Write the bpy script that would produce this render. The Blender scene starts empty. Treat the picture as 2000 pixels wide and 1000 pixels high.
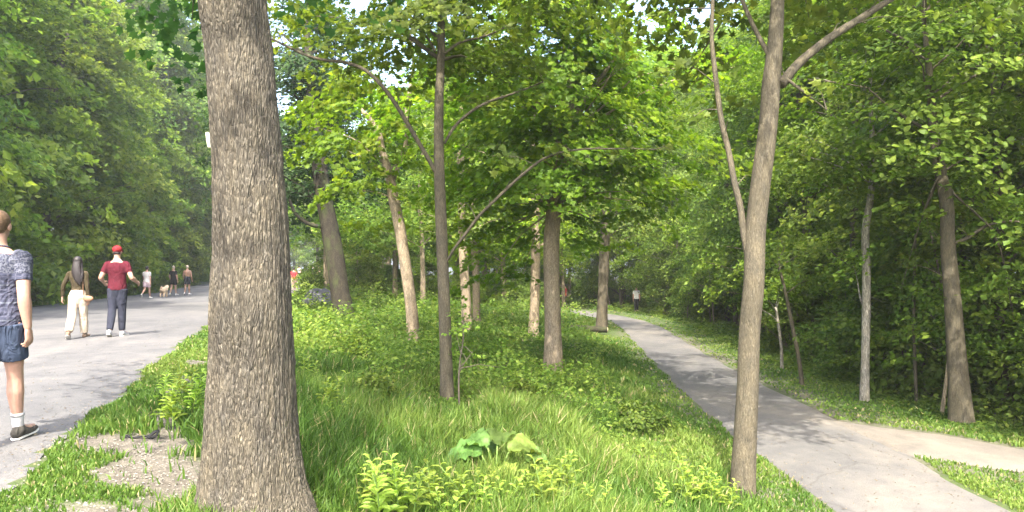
import bpy, math, random
import numpy as np
from mathutils import Vector

# ------------------------------------------------------------------ camera, sky, sun
scene = bpy.context.scene
COL = scene.collection
R = math.radians
F = 1400.0            # focal length in pixels of the 2000 px wide photograph
CAMZ = 1.35
HOR = 535.0
cd = bpy.data.cameras.new("camera")
cam = bpy.data.objects.new("camera", cd)
COL.objects.link(cam)
cam.location = (0, 0, CAMZ)
cam.rotation_euler = (R(90), 0, 0)
cd.sensor_width = 36
cd.lens = F / 2000 * 36
cd.shift_y = (HOR - 500) / 2000
cd.clip_end = 3000
scene.camera = cam

SUN_AZ = R(-174)      # compass-like angle from +Y, negative = to the left
SUN_EL = R(55)
w = bpy.data.worlds.new("World")
scene.world = w
w.use_nodes = True
nt = w.node_tree
sky = nt.nodes.new("ShaderNodeTexSky")
sky.sky_type = 'NISHITA'
sky.sun_disc = False
sky.sun_elevation = SUN_EL
sky.sun_rotation = SUN_AZ
sky.air_density = 1.0
sky.dust_density = 5.0
nt.links.new(sky.outputs[0], nt.nodes["Background"].inputs[0])
nt.nodes["Background"].inputs[1].default_value = 0.15

sd = bpy.data.lights.new("sun", 'SUN')
sd.energy = 2.0
sd.angle = R(0.6)
sd.color = (1.0, 0.93, 0.82)
sun = bpy.data.objects.new("sun", sd)
COL.objects.link(sun)
sv = Vector((math.sin(SUN_AZ) * math.cos(SUN_EL), math.cos(SUN_AZ) * math.cos(SUN_EL), math.sin(SUN_EL)))
sun.rotation_euler = sv.to_track_quat('Z', 'Y').to_euler()
sun.location = (-15, -35, 60)

scene.view_settings.view_transform = 'Standard'
scene.view_settings.look = 'None'
scene.view_settings.exposure = 2.8
scene.view_settings.gamma = 1
scene.cycles.max_bounces = 12
scene.cycles.diffuse_bounces = 7
scene.cycles.transmission_bounces = 8
scene.cycles.glossy_bounces = 2
scene.cycles.sample_clamp_indirect = 6

# ------------------------------------------------------------------ helpers
def hsh(ix, iy, iz, seed):
    n = (ix.astype(np.int64) * 374761393 + iy.astype(np.int64) * 668265263 + iz.astype(np.int64) * 2147483647 + seed * 1274126177) & 0xFFFFFFFF
    n = ((n ^ (n >> 13)) * 1274126177) & 0xFFFFFFFF
    n = (n ^ (n >> 16)) & 0xFFFF
    return n / 65535.0

def vnoise(x, y, z=None, seed=0):
    x = np.asarray(x, float); y = np.asarray(y, float)
    z = np.zeros_like(x) if z is None else np.asarray(z, float)
    x, y, z = np.broadcast_arrays(x, y, z)
    fx, fy, fz = np.floor(x), np.floor(y), np.floor(z)
    u, v, t = x - fx, y - fy, z - fz
    u = u * u * (3 - 2 * u); v = v * v * (3 - 2 * v); t = t * t * (3 - 2 * t)
    r = 0
    for i in (0, 1):
        for j in (0, 1):
            for k in (0, 1):
                wgt = (u if i else 1 - u) * (v if j else 1 - v) * (t if k else 1 - t)
                r = r + wgt * hsh(fx + i, fy + j, fz + k, seed)
    return r

def ss(a, b, x):
    t = np.clip((np.asarray(x, float) - a) / (b - a), 0, 1)
    return t * t * (3 - 2 * t)

def tag(o, label=None, cat=None, group=None, kind=None):
    if label: o['label'] = label
    if cat: o['category'] = cat
    if group: o['group'] = group
    if kind: o['kind'] = kind
    return o

def empty(name, loc=(0, 0, 0), rz=0):
    o = bpy.data.objects.new(name, None)
    o.empty_display_size = 0.2
    COL.objects.link(o)
    o.location = loc
    o.rotation_euler = (0, 0, rz)
    return o

def link(name, me, mat=None, parent=None):
    o = bpy.data.objects.new(name, me)
    COL.objects.link(o)
    if mat is not None and not me.materials:
        me.materials.append(mat)
    if parent is not None:
        o.parent = parent
    return o

def copy_tree(o, parent=None):
    c = o.copy()
    COL.objects.link(c)
    if parent is not None:
        c.parent = parent
    for ch in list(o.children):
        copy_tree(ch, c)
    return c

class MB:
    """collects vertex blocks and faces (as index arrays of one size each), makes ONE mesh"""
    def __init__(self):
        self.v = []; self.n = 0; self.f = []; self.t = []
    def add(self, verts, faces, tint=None):
        verts = np.asarray(verts, float).reshape(-1, 3)
        faces = np.asarray(faces, int)
        self.v.append(verts)
        self.f.append(faces + self.n)
        self.n += len(verts)
        self.t.append(np.full(len(faces), 0.5) if tint is None else np.broadcast_to(tint, (len(faces),)))
    def mesh(self, name, smooth=True):
        me = bpy.data.meshes.new(name)
        v = np.concatenate(self.v)
        me.vertices.add(len(v))
        me.vertices.foreach_set("co", v.astype(np.float32).ravel())
        loops = np.concatenate([f.ravel() for f in self.f])
        cnt = np.concatenate([np.full(len(f), f.shape[1]) for f in self.f])
        me.loops.add(len(loops))
        me.loops.foreach_set("vertex_index", loops.astype(np.int32))
        me.polygons.add(len(cnt))
        st = np.concatenate([[0], np.cumsum(cnt)[:-1]])
        me.polygons.foreach_set("loop_start", st.astype(np.int32))
        a = me.attributes.new("tint", 'FLOAT', 'FACE')
        me.update(calc_edges=True)
        a = me.attributes["tint"]
        a.data.foreach_set("value", np.concatenate(self.t).astype(np.float32))
        me.polygons.foreach_set("use_smooth", np.full(len(cnt), smooth))
        me.update()
        return me
    def build(self, name, mat, parent=None, smooth=True):
        return link(name, self.mesh(name, smooth), mat, parent)

def resample(pts, rad, step):
    pts = np.asarray(pts, float); rad = np.asarray(rad, float)
    seg = np.linalg.norm(np.diff(pts, axis=0), axis=1)
    s = np.concatenate([[0], np.cumsum(seg)])
    n = max(2, int(s[-1] / step) + 1)
    t = np.linspace(0, s[-1], n)
    m = np.zeros_like(pts)
    for i in range(len(pts)):
        a, b = max(i - 1, 0), min(i + 1, len(pts) - 1)
        m[i] = (pts[b] - pts[a]) / max(s[b] - s[a], 1e-6)
    k = np.clip(np.searchsorted(s, t, side='right') - 1, 0, len(pts) - 2)
    h = s[k + 1] - s[k]; u = ((t - s[k]) / h)[:, None]; h = h[:, None]
    P = (2*u**3 - 3*u**2 + 1) * pts[k] + (u**3 - 2*u**2 + u) * h * m[k] + (-2*u**3 + 3*u**2) * pts[k+1] + (u**3 - u**2) * h * m[k+1]
    return P, np.interp(t, s, rad)

def tube(mb, pts, rad, segs=8, step=None, disp=None, tint=0.5, cap=True, ry=None, side=(1, 0.01, 0)):
    """round (or, with ry, elliptical) tapered tube"""
    pts = np.asarray(pts, float)
    if step:
        P, r = resample(pts, rad, step)
        r2 = resample(pts, ry, step)[1] if ry is not None else r
    else:
        P, r = pts, np.asarray(rad, float)
        r2 = np.asarray(ry, float) if ry is not None else r
    T = np.gradient(P, axis=0)
    T /= np.linalg.norm(T, axis=1)[:, None] + 1e-9
    ref = np.asarray(side, float)
    A = ref[None] - (T @ ref)[:, None] * T
    bad = np.linalg.norm(A, axis=1) < 0.15
    if bad.any():
        ref2 = np.array([0.0, 1.0, 0.2])
        A2 = ref2[None] - (T @ ref2)[:, None] * T
        if bad.mean() > 0.3:
            A = A2
        else:
            A[bad] = A2[bad]
    A /= np.linalg.norm(A, axis=1)[:, None]
    B = np.cross(T, A)
    th = np.linspace(0, 2 * math.pi, segs, endpoint=False)
    rr = np.ones((len(P), segs))
    if disp is not None:
        rr = disp(P, th)
    V = P[:, None] + (A[:, None] * (np.cos(th)[None] * r[:, None] * rr)[..., None] + B[:, None] * (np.sin(th)[None] * r2[:, None] * rr)[..., None])
    n = len(P)
    i, j = np.meshgrid(np.arange(n - 1), np.arange(segs), indexing='ij')
    j2 = (j + 1) % segs
    fs = np.stack([i * segs + j, i * segs + j2, (i + 1) * segs + j2, (i + 1) * segs + j], -1).reshape(-1, 4)
    base = mb.n
    mb.add(V.reshape(-1, 3), fs, tint)
    if cap:
        mb.f.append(np.array([list(range(base + segs - 1, base - 1, -1))])); mb.t.append(np.array([0.5]))
        e = base + (n - 1) * segs
        mb.f.append(np.array([list(range(e, e + segs))])); mb.t.append(np.array([0.5]))

# ------------------------------------------------------------------ materials
def new_mat(name):
    m = bpy.data.materials.new(name)
    m.use_nodes = True
    t = m.node_tree
    return m, t, t.nodes["Principled BSDF"]

def N(t, kind, **kw):
    n = t.nodes.new(kind)
    for k, v in kw.items():
        setattr(n, k, v)
    return n

def ramp(t, fac, stops):
    r = N(t, "ShaderNodeValToRGB")
    el = r.color_ramp.elements
    while len(el) < len(stops):
        el.new(0.5)
    for e, (p, c) in zip(el, stops):
        e.position = p; e.color = (*c, 1)
    t.links.new(fac, r.inputs[0])
    return r.outputs[0]

def coords(t, scale=(1, 1, 1), rot=(0, 0, 0)):
    tc = N(t, "ShaderNodeTexCoord")
    mp = N(t, "ShaderNodeMapping")
    mp.inputs["Scale"].default_value = scale
    mp.inputs["Rotation"].default_value = rot
    t.links.new(tc.outputs["Object"], mp.inputs[0])
    return mp.outputs[0]

def noise(t, vec, scale, detail=4, rough=0.6, dist=0):
    n = N(t, "ShaderNodeTexNoise")
    n.inputs["Scale"].default_value = scale
    n.inputs["Detail"].default_value = detail
    n.inputs["Roughness"].default_value = rough
    n.inputs["Distortion"].default_value = dist
    t.links.new(vec, n.inputs["Vector"])
    return n.outputs["Fac"]

def mixc(t, fac, a, b, mode='MIX'):
    m = N(t, "ShaderNodeMix", data_type='RGBA', blend_type=mode)
    if isinstance(fac, (int, float)): m.inputs[0].default_value = fac
    else: t.links.new(fac, m.inputs[0])
    for k, v in ((6, a), (7, b)):
        if isinstance(v, tuple): m.inputs[k].default_value = (*v, 1)
        else: t.links.new(v, m.inputs[k])
    return m.outputs[2]

def bump(t, p, h, strength=0.5, dist=0.01):
    b = N(t, "ShaderNodeBump")
    b.inputs["Strength"].default_value = strength
    b.inputs["Distance"].default_value = dist
    t.links.new(h, b.inputs["Height"])
    t.links.new(b.outputs[0], p.inputs["Normal"])

def leaf_mat(name, c0, c1, c2, trans=0.45, tmul=(1.5, 1.55, 0.9), rough=0.45, straw=None):
    """c0..c2: dark, mid, light leaf colours picked by the tint stored per leaf"""
    m, t, p = new_mat(name)
    at = N(t, "ShaderNodeAttribute", attribute_name="tint")
    col = ramp(t, at.outputs["Fac"], [(0, c0), (0.5, c1), (1, c2)] if not straw else [(0, c0), (0.45, c1), (0.93, c2), (0.97, straw)])
    oi = N(t, "ShaderNodeObjectInfo")
    hs = N(t, "ShaderNodeHueSaturation")
    mr = N(t, "ShaderNodeMapRange"); mr.inputs[3].default_value = 0.485; mr.inputs[4].default_value = 0.512
    t.links.new(oi.outputs["Random"], mr.inputs[0]); t.links.new(mr.outputs[0], hs.inputs["Hue"])
    mr2 = N(t, "ShaderNodeMapRange"); mr2.inputs[3].default_value = 0.8; mr2.inputs[4].default_value = 1.25
    t.links.new(oi.outputs["Random"], mr2.inputs[0]); t.links.new(mr2.outputs[0], hs.inputs["Value"])
    t.links.new(col, hs.inputs["Color"])
    col = hs.outputs[0]
    t.links.new(col, p.inputs["Base Color"])
    p.inputs["Roughness"].default_value = rough
    p.inputs["Specular IOR Level"].default_value = 0.18
    tr = N(t, "ShaderNodeBsdfTranslucent")
    mu = mixc(t, 1.0, col, tmul, 'MULTIPLY')
    t.links.new(mu, tr.inputs[0])
    mx = N(t, "ShaderNodeMixShader"); mx.inputs[0].default_value = trans
    t.links.new(p.outputs[0], mx.inputs[1]); t.links.new(tr.outputs[0], mx.inputs[2])
    t.links.new(mx.outputs[0], t.nodes["Material Output"].inputs[0])
    return m

def bark_mat(name, dark, mid, light, sc=1.0, bstr=0.8, moss=0.0, furrow=0.6):
    m, t, p = new_mat(name)
    v = coords(t, (sc, sc, sc * 0.17))
    a = noise(t, v, 60, 6, 0.66, 0.9)
    v2 = coords(t, (sc, sc, sc * 0.4))
    b = noise(t, v2, 7, 3, 0.6)
    c1 = ramp(t, a, [(0.34, dark), (0.52, mid), (0.68, light)])
    c2 = ramp(t, b, [(0.3, (0.72, 0.72, 0.74)), (0.7, (1.2, 1.15, 1.05))])
    col = mixc(t, 1.0, c1, c2, 'MULTIPLY')
    # plates between short interlacing furrows
    wv = N(t, "ShaderNodeMix", data_type='VECTOR'); wv.inputs[0].default_value = 0.045
    nz = N(t, "ShaderNodeTexNoise"); nz.inputs["Scale"].default_value = 5; nz.inputs["Detail"].default_value = 3
    vv = coords(t, (sc, sc, sc * 0.21)); t.links.new(vv, nz.inputs["Vector"])
    t.links.new(vv, wv.inputs[4]); t.links.new(nz.outputs["Color"], wv.inputs[5])
    vo = N(t, "ShaderNodeTexVoronoi", feature='DISTANCE_TO_EDGE'); vo.inputs["Scale"].default_value = 74; t.links.new(wv.outputs[1], vo.inputs["Vector"])
    fur = ramp(t, vo.outputs["Distance"], [(0.0, (0.68, 0.67, 0.66)), (0.2, (1.0, 1.0, 1.0)), (0.5, (1.14, 1.13, 1.1))])
    vc = N(t, "ShaderNodeTexVoronoi"); vc.inputs["Scale"].default_value = 74; t.links.new(wv.outputs[1], vc.inputs["Vector"])
    sepc = N(t, "ShaderNodeSeparateColor"); t.links.new(vc.outputs["Color"], sepc.inputs[0])
    cellv = ramp(t, sepc.outputs[0], [(0.0, (0.86, 0.86, 0.87)), (0.8, (1.08, 1.07, 1.04)), (1.0, (1.25, 1.22, 1.17))])
    col = mixc(t, furrow, col, mixc(t, 1.0, mixc(t, 1.0, col, fur, 'MULTIPLY'), cellv, 'MULTIPLY'))
    ah = N(t, "ShaderNodeMath", operation='MULTIPLY_ADD'); ah.inputs[1].default_value = 1.6 * furrow; t.links.new(vo.outputs["Distance"], ah.inputs[0]); t.links.new(a, ah.inputs[2]); a = ah.outputs[0]
    # pale flecks of lichen
    v3 = coords(t, (sc, sc, sc * 0.25))
    fl = ramp(t, noise(t, v3, 60, 2, 0.5), [(0.63, (0, 0, 0)), (0.72, (1, 1, 1))])
    col = mixc(t, mixc(t, 1.0, fl, (.45, .45, .45), 'MULTIPLY'), col, tuple(min(1, x * 1.25) for x in light))
    if moss:
        mo = ramp(t, noise(t, coords(t, (1, 1, 0.5)), 3, 3), [(0.5, (0, 0, 0)), (0.7, (moss, moss, moss))])
        col = mixc(t, mo, col, (0.07, 0.09, 0.03))
    t.links.new(col, p.inputs["Base Color"])
    p.inputs["Roughness"].default_value = 0.92
    p.inputs["Specular IOR Level"].default_value = 0.15
    bump(t, p, a, bstr, 0.02)
    return m

def plain(name, col, rough=0.8, var=0.25, scale=20, spec=0.2, bmp=0.0):
    m, t, p = new_mat(name)
    a = noise(t, coords(t), scale, 3)
    c = ramp(t, a, [(0.25, tuple(x * (1 - var) for x in col)), (0.75, tuple(min(1, x * (1 + var)) for x in col))])
    t.links.new(c, p.inputs["Base Color"])
    p.inputs["Roughness"].default_value = rough
    p.inputs["Specular IOR Level"].default_value = spec
    if bmp: bump(t, p, a, bmp, 0.01)
    return m

M_LEAF = leaf_mat("maple_leaves", (0.052, 0.098, 0.012), (0.100, 0.165, 0.018), (0.19, 0.25, 0.035))
M_LEAFD = leaf_mat("wood_leaves", (0.055, 0.10, 0.018), (0.11, 0.175, 0.028), (0.21, 0.265, 0.05), trans=0.5)
M_LEAFR = leaf_mat("sunlit_wood_leaves", (0.065, 0.118, 0.018), (0.14, 0.21, 0.028), (0.26, 0.32, 0.05), trans=0.55)  # wood leaves brightened: sun on the left tree wall put into the colour
M_LEAFY = leaf_mat("lime_leaves", (0.065, 0.125, 0.010), (0.12, 0.195, 0.013), (0.22, 0.28, 0.02), trans=0.5)
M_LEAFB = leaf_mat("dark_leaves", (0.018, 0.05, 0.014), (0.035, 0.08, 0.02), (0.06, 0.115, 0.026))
M_GRASS = leaf_mat("grass_blades", (0.045, 0.095, 0.015), (0.085, 0.150, 0.024), (0.16, 0.215, 0.045), trans=0.35, tmul=(1.4, 1.4, 0.8), straw=(0.30, 0.26, 0.13))
M_WEEDP = leaf_mat("pale_weed_leaves", (0.12, 0.20, 0.03), (0.19, 0.28, 0.04), (0.28, 0.36, 0.07), trans=0.45)
M_WEED = leaf_mat("weed_leaves", (0.055, 0.12, 0.016), (0.10, 0.18, 0.024), (0.19, 0.26, 0.042), trans=0.45)
M_BURD = leaf_mat("burdock_leaves", (0.065, 0.135, 0.03), (0.105, 0.18, 0.042), (0.20, 0.25, 0.05), trans=0.35, tmul=(1.5, 1.4, 0.5))
M_BARK1 = bark_mat("furrowed_bark", (0.085, 0.076, 0.060), (0.130, 0.118, 0.095), (0.18, 0.166, 0.136), 1.0, 1.0, furrow=1.0)
M_BARK2 = bark_mat("brown_bark", (0.064, 0.057, 0.041), (0.108, 0.097, 0.071), (0.155, 0.140, 0.105), 1.6, 0.6)
M_BARKP = bark_mat("pale_bark", (0.15, 0.122, 0.085), (0.29, 0.24, 0.175), (0.43, 0.365, 0.28), 1.3, 0.5)
M_BARKD = bark_mat("dark_bark", (0.02, 0.019, 0.016), (0.042, 0.038, 0.03), (0.075, 0.068, 0.052), 1.3, 0.7, moss=0.6)
M_BIRCH = bark_mat("white_bark", (0.08, 0.075, 0.06), (0.26, 0.245, 0.21), (0.50, 0.48, 0.43), 0.9, 0.3, furrow=.4)
M_TWIG = plain("twig_bark", (0.12, 0.10, 0.075), 0.9, 0.3, 30)

# ------------------------------------------------------------------ terrain
RR = np.array([(-30, 2), (-6, -1.6), (0, -2.55), (4.55, -3.25), (6.6, -3.9), (10.5, -5.25), (17.2, -7.4), (30, -10.6), (54, -16), (80, -21), (110, -28), (140, -48), (260, -160)], float)
RL = np.array([(-30, -6), (0, -11.6), (10, -14.3), (28, -18.9), (63, -28), (90, -35), (110, -42), (140, -62), (260, -180)], float)
PC = np.array([(-20, 3.2), (-5, 4.0), (0, 4.15), (9, 4.15), (12, 4.3), (15, 4.5), (20.4, 4.8), (27, 5.3), (32, 5.75), (36, 5.85)], float)
def road_r(y): return np.interp(y, RR[:, 0], RR[:, 1]) + 0.05 * np.sin(np.asarray(y) * 1.7) + 0.04 * np.sin(np.asarray(y) * 4.3)
def road_l(y): return np.interp(y, RL[:, 0], RL[:, 1])
PLX = np.array([(-20, 2.5), (0, 3.25), (7.2, 3.28), (10.7, 3.3), (12.7, 3.4), (15, 3.52), (20.4, 3.95), (32, 4.9), (37, 5.1), (39.5, 4.6), (43, 3.2), (46, 0.5), (48, -4), (50, -12), (300, -12)], float)
PRX = np.array([(-20, 4.2), (0, 5.0), (7.2, 5.06), (8.2, 5.12), (9.5, 5.3), (12.7, 5.4), (15.3, 5.5), (20.4, 5.75), (27, 6.3), (32, 6.75), (37, 6.8), (41, 6.3), (45, 5), (48, 2.5), (50, -1), (52, -8), (54, -14), (300, -14)], float)
def path_l(y): return np.interp(y, PLX[:, 0], PLX[:, 1]) + 0.03 * np.sin(np.asarray(y) * 2.3)
def path_r(y): return np.interp(y, PRX[:, 0], PRX[:, 1]) + 0.03 * np.sin(np.asarray(y) * 1.9 + 1)
BR = np.array([(4.4, 11.6), (5.4, 10.6), (6.6, 9.5), (8.2, 8.4), (11, 6.9), (18, 4.0)], float)   # branch path centre
BRW = 0.86
def seg_dist(x, y, line):
    d = np.full(np.broadcast(x, y).shape, 1e9)
    for (ax, ay), (bx, by) in zip(line[:-1], line[1:]):
        dx, dy = bx - ax, by - ay
        t = np.clip(((x - ax) * dx + (y - ay) * dy) / (dx * dx + dy * dy), 0, 1)
        d = np.minimum(d, np.hypot(x - ax - t * dx, y - ay - t * dy))
    return d
PZ = -1.05
def zroad(y):
    y = np.asarray(y, float)
    return 0.08 * ss(4, 16, y) + np.clip(y - 48, 0, 75) * 0.0155
def ground(x, y):
    x = np.asarray(x, float); y = np.asarray(y, float)
    x, y = np.broadcast_arrays(x, y)
    a, b = road_r(y), path_l(y)
    zr = zroad(y)
    # beyond the bend of the path the low ground simply eases out
    b2 = np.where(y > 36, np.maximum(b, 5.0), b)
    t = np.clip((x - a) / np.maximum(b2 - a, 1), 0, 1)
    t = t * t * (3 - 2 * t) * 0.6 + t * 0.4
    zp = PZ + np.clip(y - 40, 0, 60) * 0.012
    z = zr * (1 - t) + zp * t
    left = np.clip(road_l(y) - x, 0, None)
    z = z + 0.10 * np.clip(left - 1.0, 0, 40)
    right = np.clip(x - path_r(y) - 1.2, 0, None)
    z = z - np.where(y < 38, 1, np.clip(1 - (y - 38) / 15, 0, 1)) * 0.07 * np.clip(right, 0, 18)
    off = ss(0.1, 1.2, x - a) * ss(0.1, 1.2, b2 - x)
    z = z + off * (0.10 * (vnoise(x * 0.5, y * 0.5, seed=3) - 0.5) + 0.06 * (vnoise(x * 1.6, y * 1.6, seed=4) - 0.5))
    z = z + ss(0.4, 2, left) * 0.3 * (vnoise(x * 0.3, y * 0.3, seed=5) - 0.5)
    return z
def hit(px, py, maxd=200):
    """where the view ray through a pixel of the photograph meets the ground"""
    d = np.linspace(2.5, maxd, 12000)
    x = (px - 1000) / F * d
    z = CAMZ - (py - HOR) / F * d
    g = ground(x, d)
    k = np.argmax(z <= g)
    if z[k] > g[k]: k = len(d) - 1
    return float(x[k]), float(d[k]), float(g[k])
def at(px, py, d): return ((px - 1000) / F * d, d, CAMZ - (py - HOR) / F * d)

def on_paved(x, y, m=0.0):
    onr = (x < road_r(y) + m) & (x > road_l(y) - m)
    onp = (x > path_l(y) - m) & (x < path_r(y) + m) & (y < 53)
    onb = seg_dist(x, y, BR) < BRW + m
    return onr | onp | onb
def dirt_mask(x, y):
    """bare earth: trodden track beside the road, round the trunks, the verge of the path"""
    s = x - road_r(y)
    n = vnoise(x * 2.2, y * 2.2, seed=11) * 0.6 + vnoise(x * 6, y * 6, seed=12) * 0.4
    wid = np.interp(y, [0, 3.5, 4.5, 5.6, 7, 9.2, 10.5], [.3, .5, 0.74, 0.58, 0.32, 0.15, 0.0])
    c = np.interp(y, [0, 4, 4.5, 5.6, 7, 9.2], [0.8, 0.85, 1.0, 0.85, 0.66, 0.62])
    a = ss(0.15, -0.1, np.abs(s - c) - wid / 2 + (n - 0.5) * 0.9) * (y < 11)
    e = np.clip(ss(0.34, 0.0, s), 0, 1) * (s > 0) * 0.4 * (n > 0.4)
    q = x - path_r(y)
    f = .75 * ss(0.7, 0.15, q + (n - 0.5) * 0.9) * (q > 0) * ss(10.5, 12, y) * ss(40, 25, y)
    g2 = ss(0.5, 0.1, (path_l(y) - x) + (n - 0.5) * 0.8) * (x < path_l(y)) * 0.5 * (y < 36)
    h = ss(0.45, 0.15, np.hypot(x - TB[0], y - TB[1]) + (n - 0.5) * 0.5) * .7
    k = ss(1.0, 0.3, seg_dist(x, y, BR) - BRW + (n - .5) * .6) * 0.6
    st = ss(0.55, 0.25, np.hypot((x - SX) / 1.5, y - SY) + (n - 0.5) * 0.2)
    far = ss(0.9, 0.2, np.hypot((x - 2.3) / 1.6, (y - 30) / 2.5) + (n - 0.5) * 0.5)
    return np.clip(np.maximum.reduce([a, e, f, g2, h, k, far, st]), 0, 1)
SX, SY = hit(270, 866)[:2]
def litter_mask(x, y):
    return np.maximum.reduce([ss(0.6, 2.5, road_l(y) - x), ss(2.0, 3.5, x - path_r(y)) * 0.95, ss(60, 90, y)])
TB = (2.35, 7.6)
TB = hit(1450, 962)[:2]

def axis_pts(lo, hi, centre, fine, grow):
    a = [centre]; s = fine
    while a[-1] < hi: a.append(a[-1] + s); s = fine + grow * abs(a[-1] - centre)
    b = [centre]
    while b[-1] > lo: b.append(b[-1] - (fine + grow * abs(b[-1] - centre)))
    return np.array(sorted(set(b + a)))
gx = axis_pts(-400, 400, 1.0, 0.12, 0.014)
gy = axis_pts(-60, 700, 6.0, 0.12, 0.018)
X, Y = np.meshgrid(gx, gy, indexing='ij')
paved = on_paved(X, Y, -0.06)
Z = ground(X, Y) + 0.018 * (vnoise(X * 7, Y * 7, seed=21) - 0.5) * ~on_paved(X, Y, 0.35)
Z = np.where(on_paved(X, Y, 0.2), Z - 0.012, Z)
Z = np.where(paved, Z - 0.04, Z)
i, j = np.meshgrid(np.arange(len(gx) - 1), np.arange(len(gy) - 1), indexing='ij')
nY = len(gy)
gf = np.stack([i * nY + j, (i + 1) * nY + j, (i + 1) * nY + j + 1, i * nY + j + 1], -1).reshape(-1, 4)
mb = MB(); mb.add(np.stack([X, Y, Z], -1), gf)
gm = mb.mesh("ground")
ga = gm.attributes.new("bare", 'FLOAT', 'POINT')
gm.attributes["bare"].data.foreach_set("value", dirt_mask(X, Y).astype(np.float32).ravel())
ga = gm.attributes.new("litter", 'FLOAT', 'POINT')
gm.attributes["litter"].data.foreach_set("value", litter_mask(X, Y).astype(np.float32).ravel())
m, t, p = new_mat("earth_and_turf")
at_ = N(t, "ShaderNodeAttribute", attribute_name="bare")
v = coords(t)
n1 = noise(t, v, 9, 6, 0.7); n2 = noise(t, v, 60, 4, 0.7)
turf = ramp(t, n1, [(0.3, (0.03, 0.05, 0.012)), (0.7, (0.07, 0.10, 0.022))])
earth = ramp(t, n2, [(0.3, (0.080, 0.072, 0.057)), (0.55, (0.14, 0.130, 0.108)), (0.72, (0.21, 0.198, 0.168))])
leafl = ramp(t, n1, [(0.35, (0.55, 0.5, 0.45)), (0.65, (1.1, 1.05, 1))])
earth = mixc(t, 1.0, earth, leafl, 'MULTIPLY')
at2 = N(t, "ShaderNodeAttribute", attribute_name="litter")
lit = ramp(t, n2, [(0.3, (0.02, 0.016, 0.01)), (0.55, (0.05, 0.042, 0.022)), (0.72, (0.11, 0.08, 0.045))])
t.links.new(mixc(t, at_.outputs["Fac"], mixc(t, at2.outputs["Fac"], turf, lit), earth), p.inputs["Base Color"])
p.inputs["Roughness"].default_value = 0.95
bump(t, p, n2, 0.7, 0.02)
tag(link("ground", gm, m), kind='structure')

def strip(name, cols, ys, mat, lift):
    """a paved sheet: cols = list of functions y -> x, left to right"""
    mb = MB()
    V = []
    for y in ys:
        xl, xr = cols[0](y), cols[1](y)
        for k in np.linspace(0, 1, 13):
            x = xl + (xr - xl) * k
            V.append((x, y, float(ground(x, y)) + lift - (0.03 if k in (0, 1) else 0)))
    n = len(ys)
    i, j = np.meshgrid(np.arange(n - 1), np.arange(12), indexing='ij')
    fs = np.stack([i * 13 + j, i * 13 + j + 1, (i + 1) * 13 + j + 1, (i + 1) * 13 + j], -1).reshape(-1, 4)
    mb.add(np.array(V), fs)
    return tag(mb.build(name, mat), kind='structure')

def paving(name, a, b, c, fine=140, patch=0.5, crack=False):
    m, t, p = new_mat(name)
    v = coords(t)
    n1 = noise(t, v, fine, 3, 0.8)
    n2 = noise(t, coords(t, (1, 0.45, 1), (0, 0, R(20))), patch, 5, 0.65, 0.6)
    n3 = noise(t, v, 3.5, 5, 0.7)
    base = ramp(t, n2, [(0.35, a), (0.5, b), (0.68, c)])
    sp = ramp(t, n1, [(0.28, (0.55, 0.55, 0.55)), (0.5, (1, 1, 1)), (0.75, (1.35, 1.33, 1.3))])
    s3 = ramp(t, n3, [(0.3, (0.82, 0.82, 0.83)), (0.7, (1.12, 1.1, 1.06))])
    col = mixc(t, 1.0, mixc(t, 1.0, base, sp, 'MULTIPLY'), s3, 'MULTIPLY')
    if crack:
        vo = N(t, "ShaderNodeTexVoronoi", feature='DISTANCE_TO_EDGE'); vo.inputs["Scale"].default_value = 0.55
        wn = N(t, "ShaderNodeTexNoise"); wn.inputs["Scale"].default_value = 2.5; wn.inputs["Detail"].default_value = 5
        t.links.new(v, wn.inputs["Vector"])
        mv = N(t, "ShaderNodeMix", data_type='VECTOR'); mv.inputs[0].default_value = 0.25
        t.links.new(v, mv.inputs[4]); t.links.new(wn.outputs["Color"], mv.inputs[5]); t.links.new(mv.outputs[1], vo.inputs["Vector"])
        col = mixc(t, 1.0, col, ramp(t, vo.outputs["Distance"], [(0.0, (0.80, 0.79, 0.78)), (0.005, (0.9, 0.9, 0.89)), (0.012, (1, 1, 1))]), 'MULTIPLY')
    t.links.new(col, p.inputs["Base Color"])
    p.inputs["Roughness"].default_value = 0.9
    p.inputs["Specular IOR Level"].default_value = 0.25
    bump(t, p, n1, 0.5, 0.008)
    return m
M_ROAD = paving("pale_gravel", (0.085, 0.086, 0.090), (0.110, 0.110, 0.113), (0.145, 0.140, 0.136), 90, 0.5)
M_PATH = paving("worn_asphalt", (0.086, 0.086, 0.087), (0.112, 0.110, 0.108), (0.165, 0.153, 0.136), 120, 0.45, crack=True)
M_PATH2 = paving("sandy_path", (0.12, 0.11, 0.10), (0.148, 0.135, 0.118), (0.185, 0.166, 0.14), 100, 0.8)
ys = np.concatenate([np.arange(-20, 30, 0.25), np.arange(30, 250, 1.5)])
strip("gravel_road", (lambda y: road_l(y) , road_r), ys, M_ROAD, 0.006)
ysp = np.arange(-18, 55, 0.25)
strip("footpath", (path_l, path_r), ysp, M_PATH, 0.010)
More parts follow.
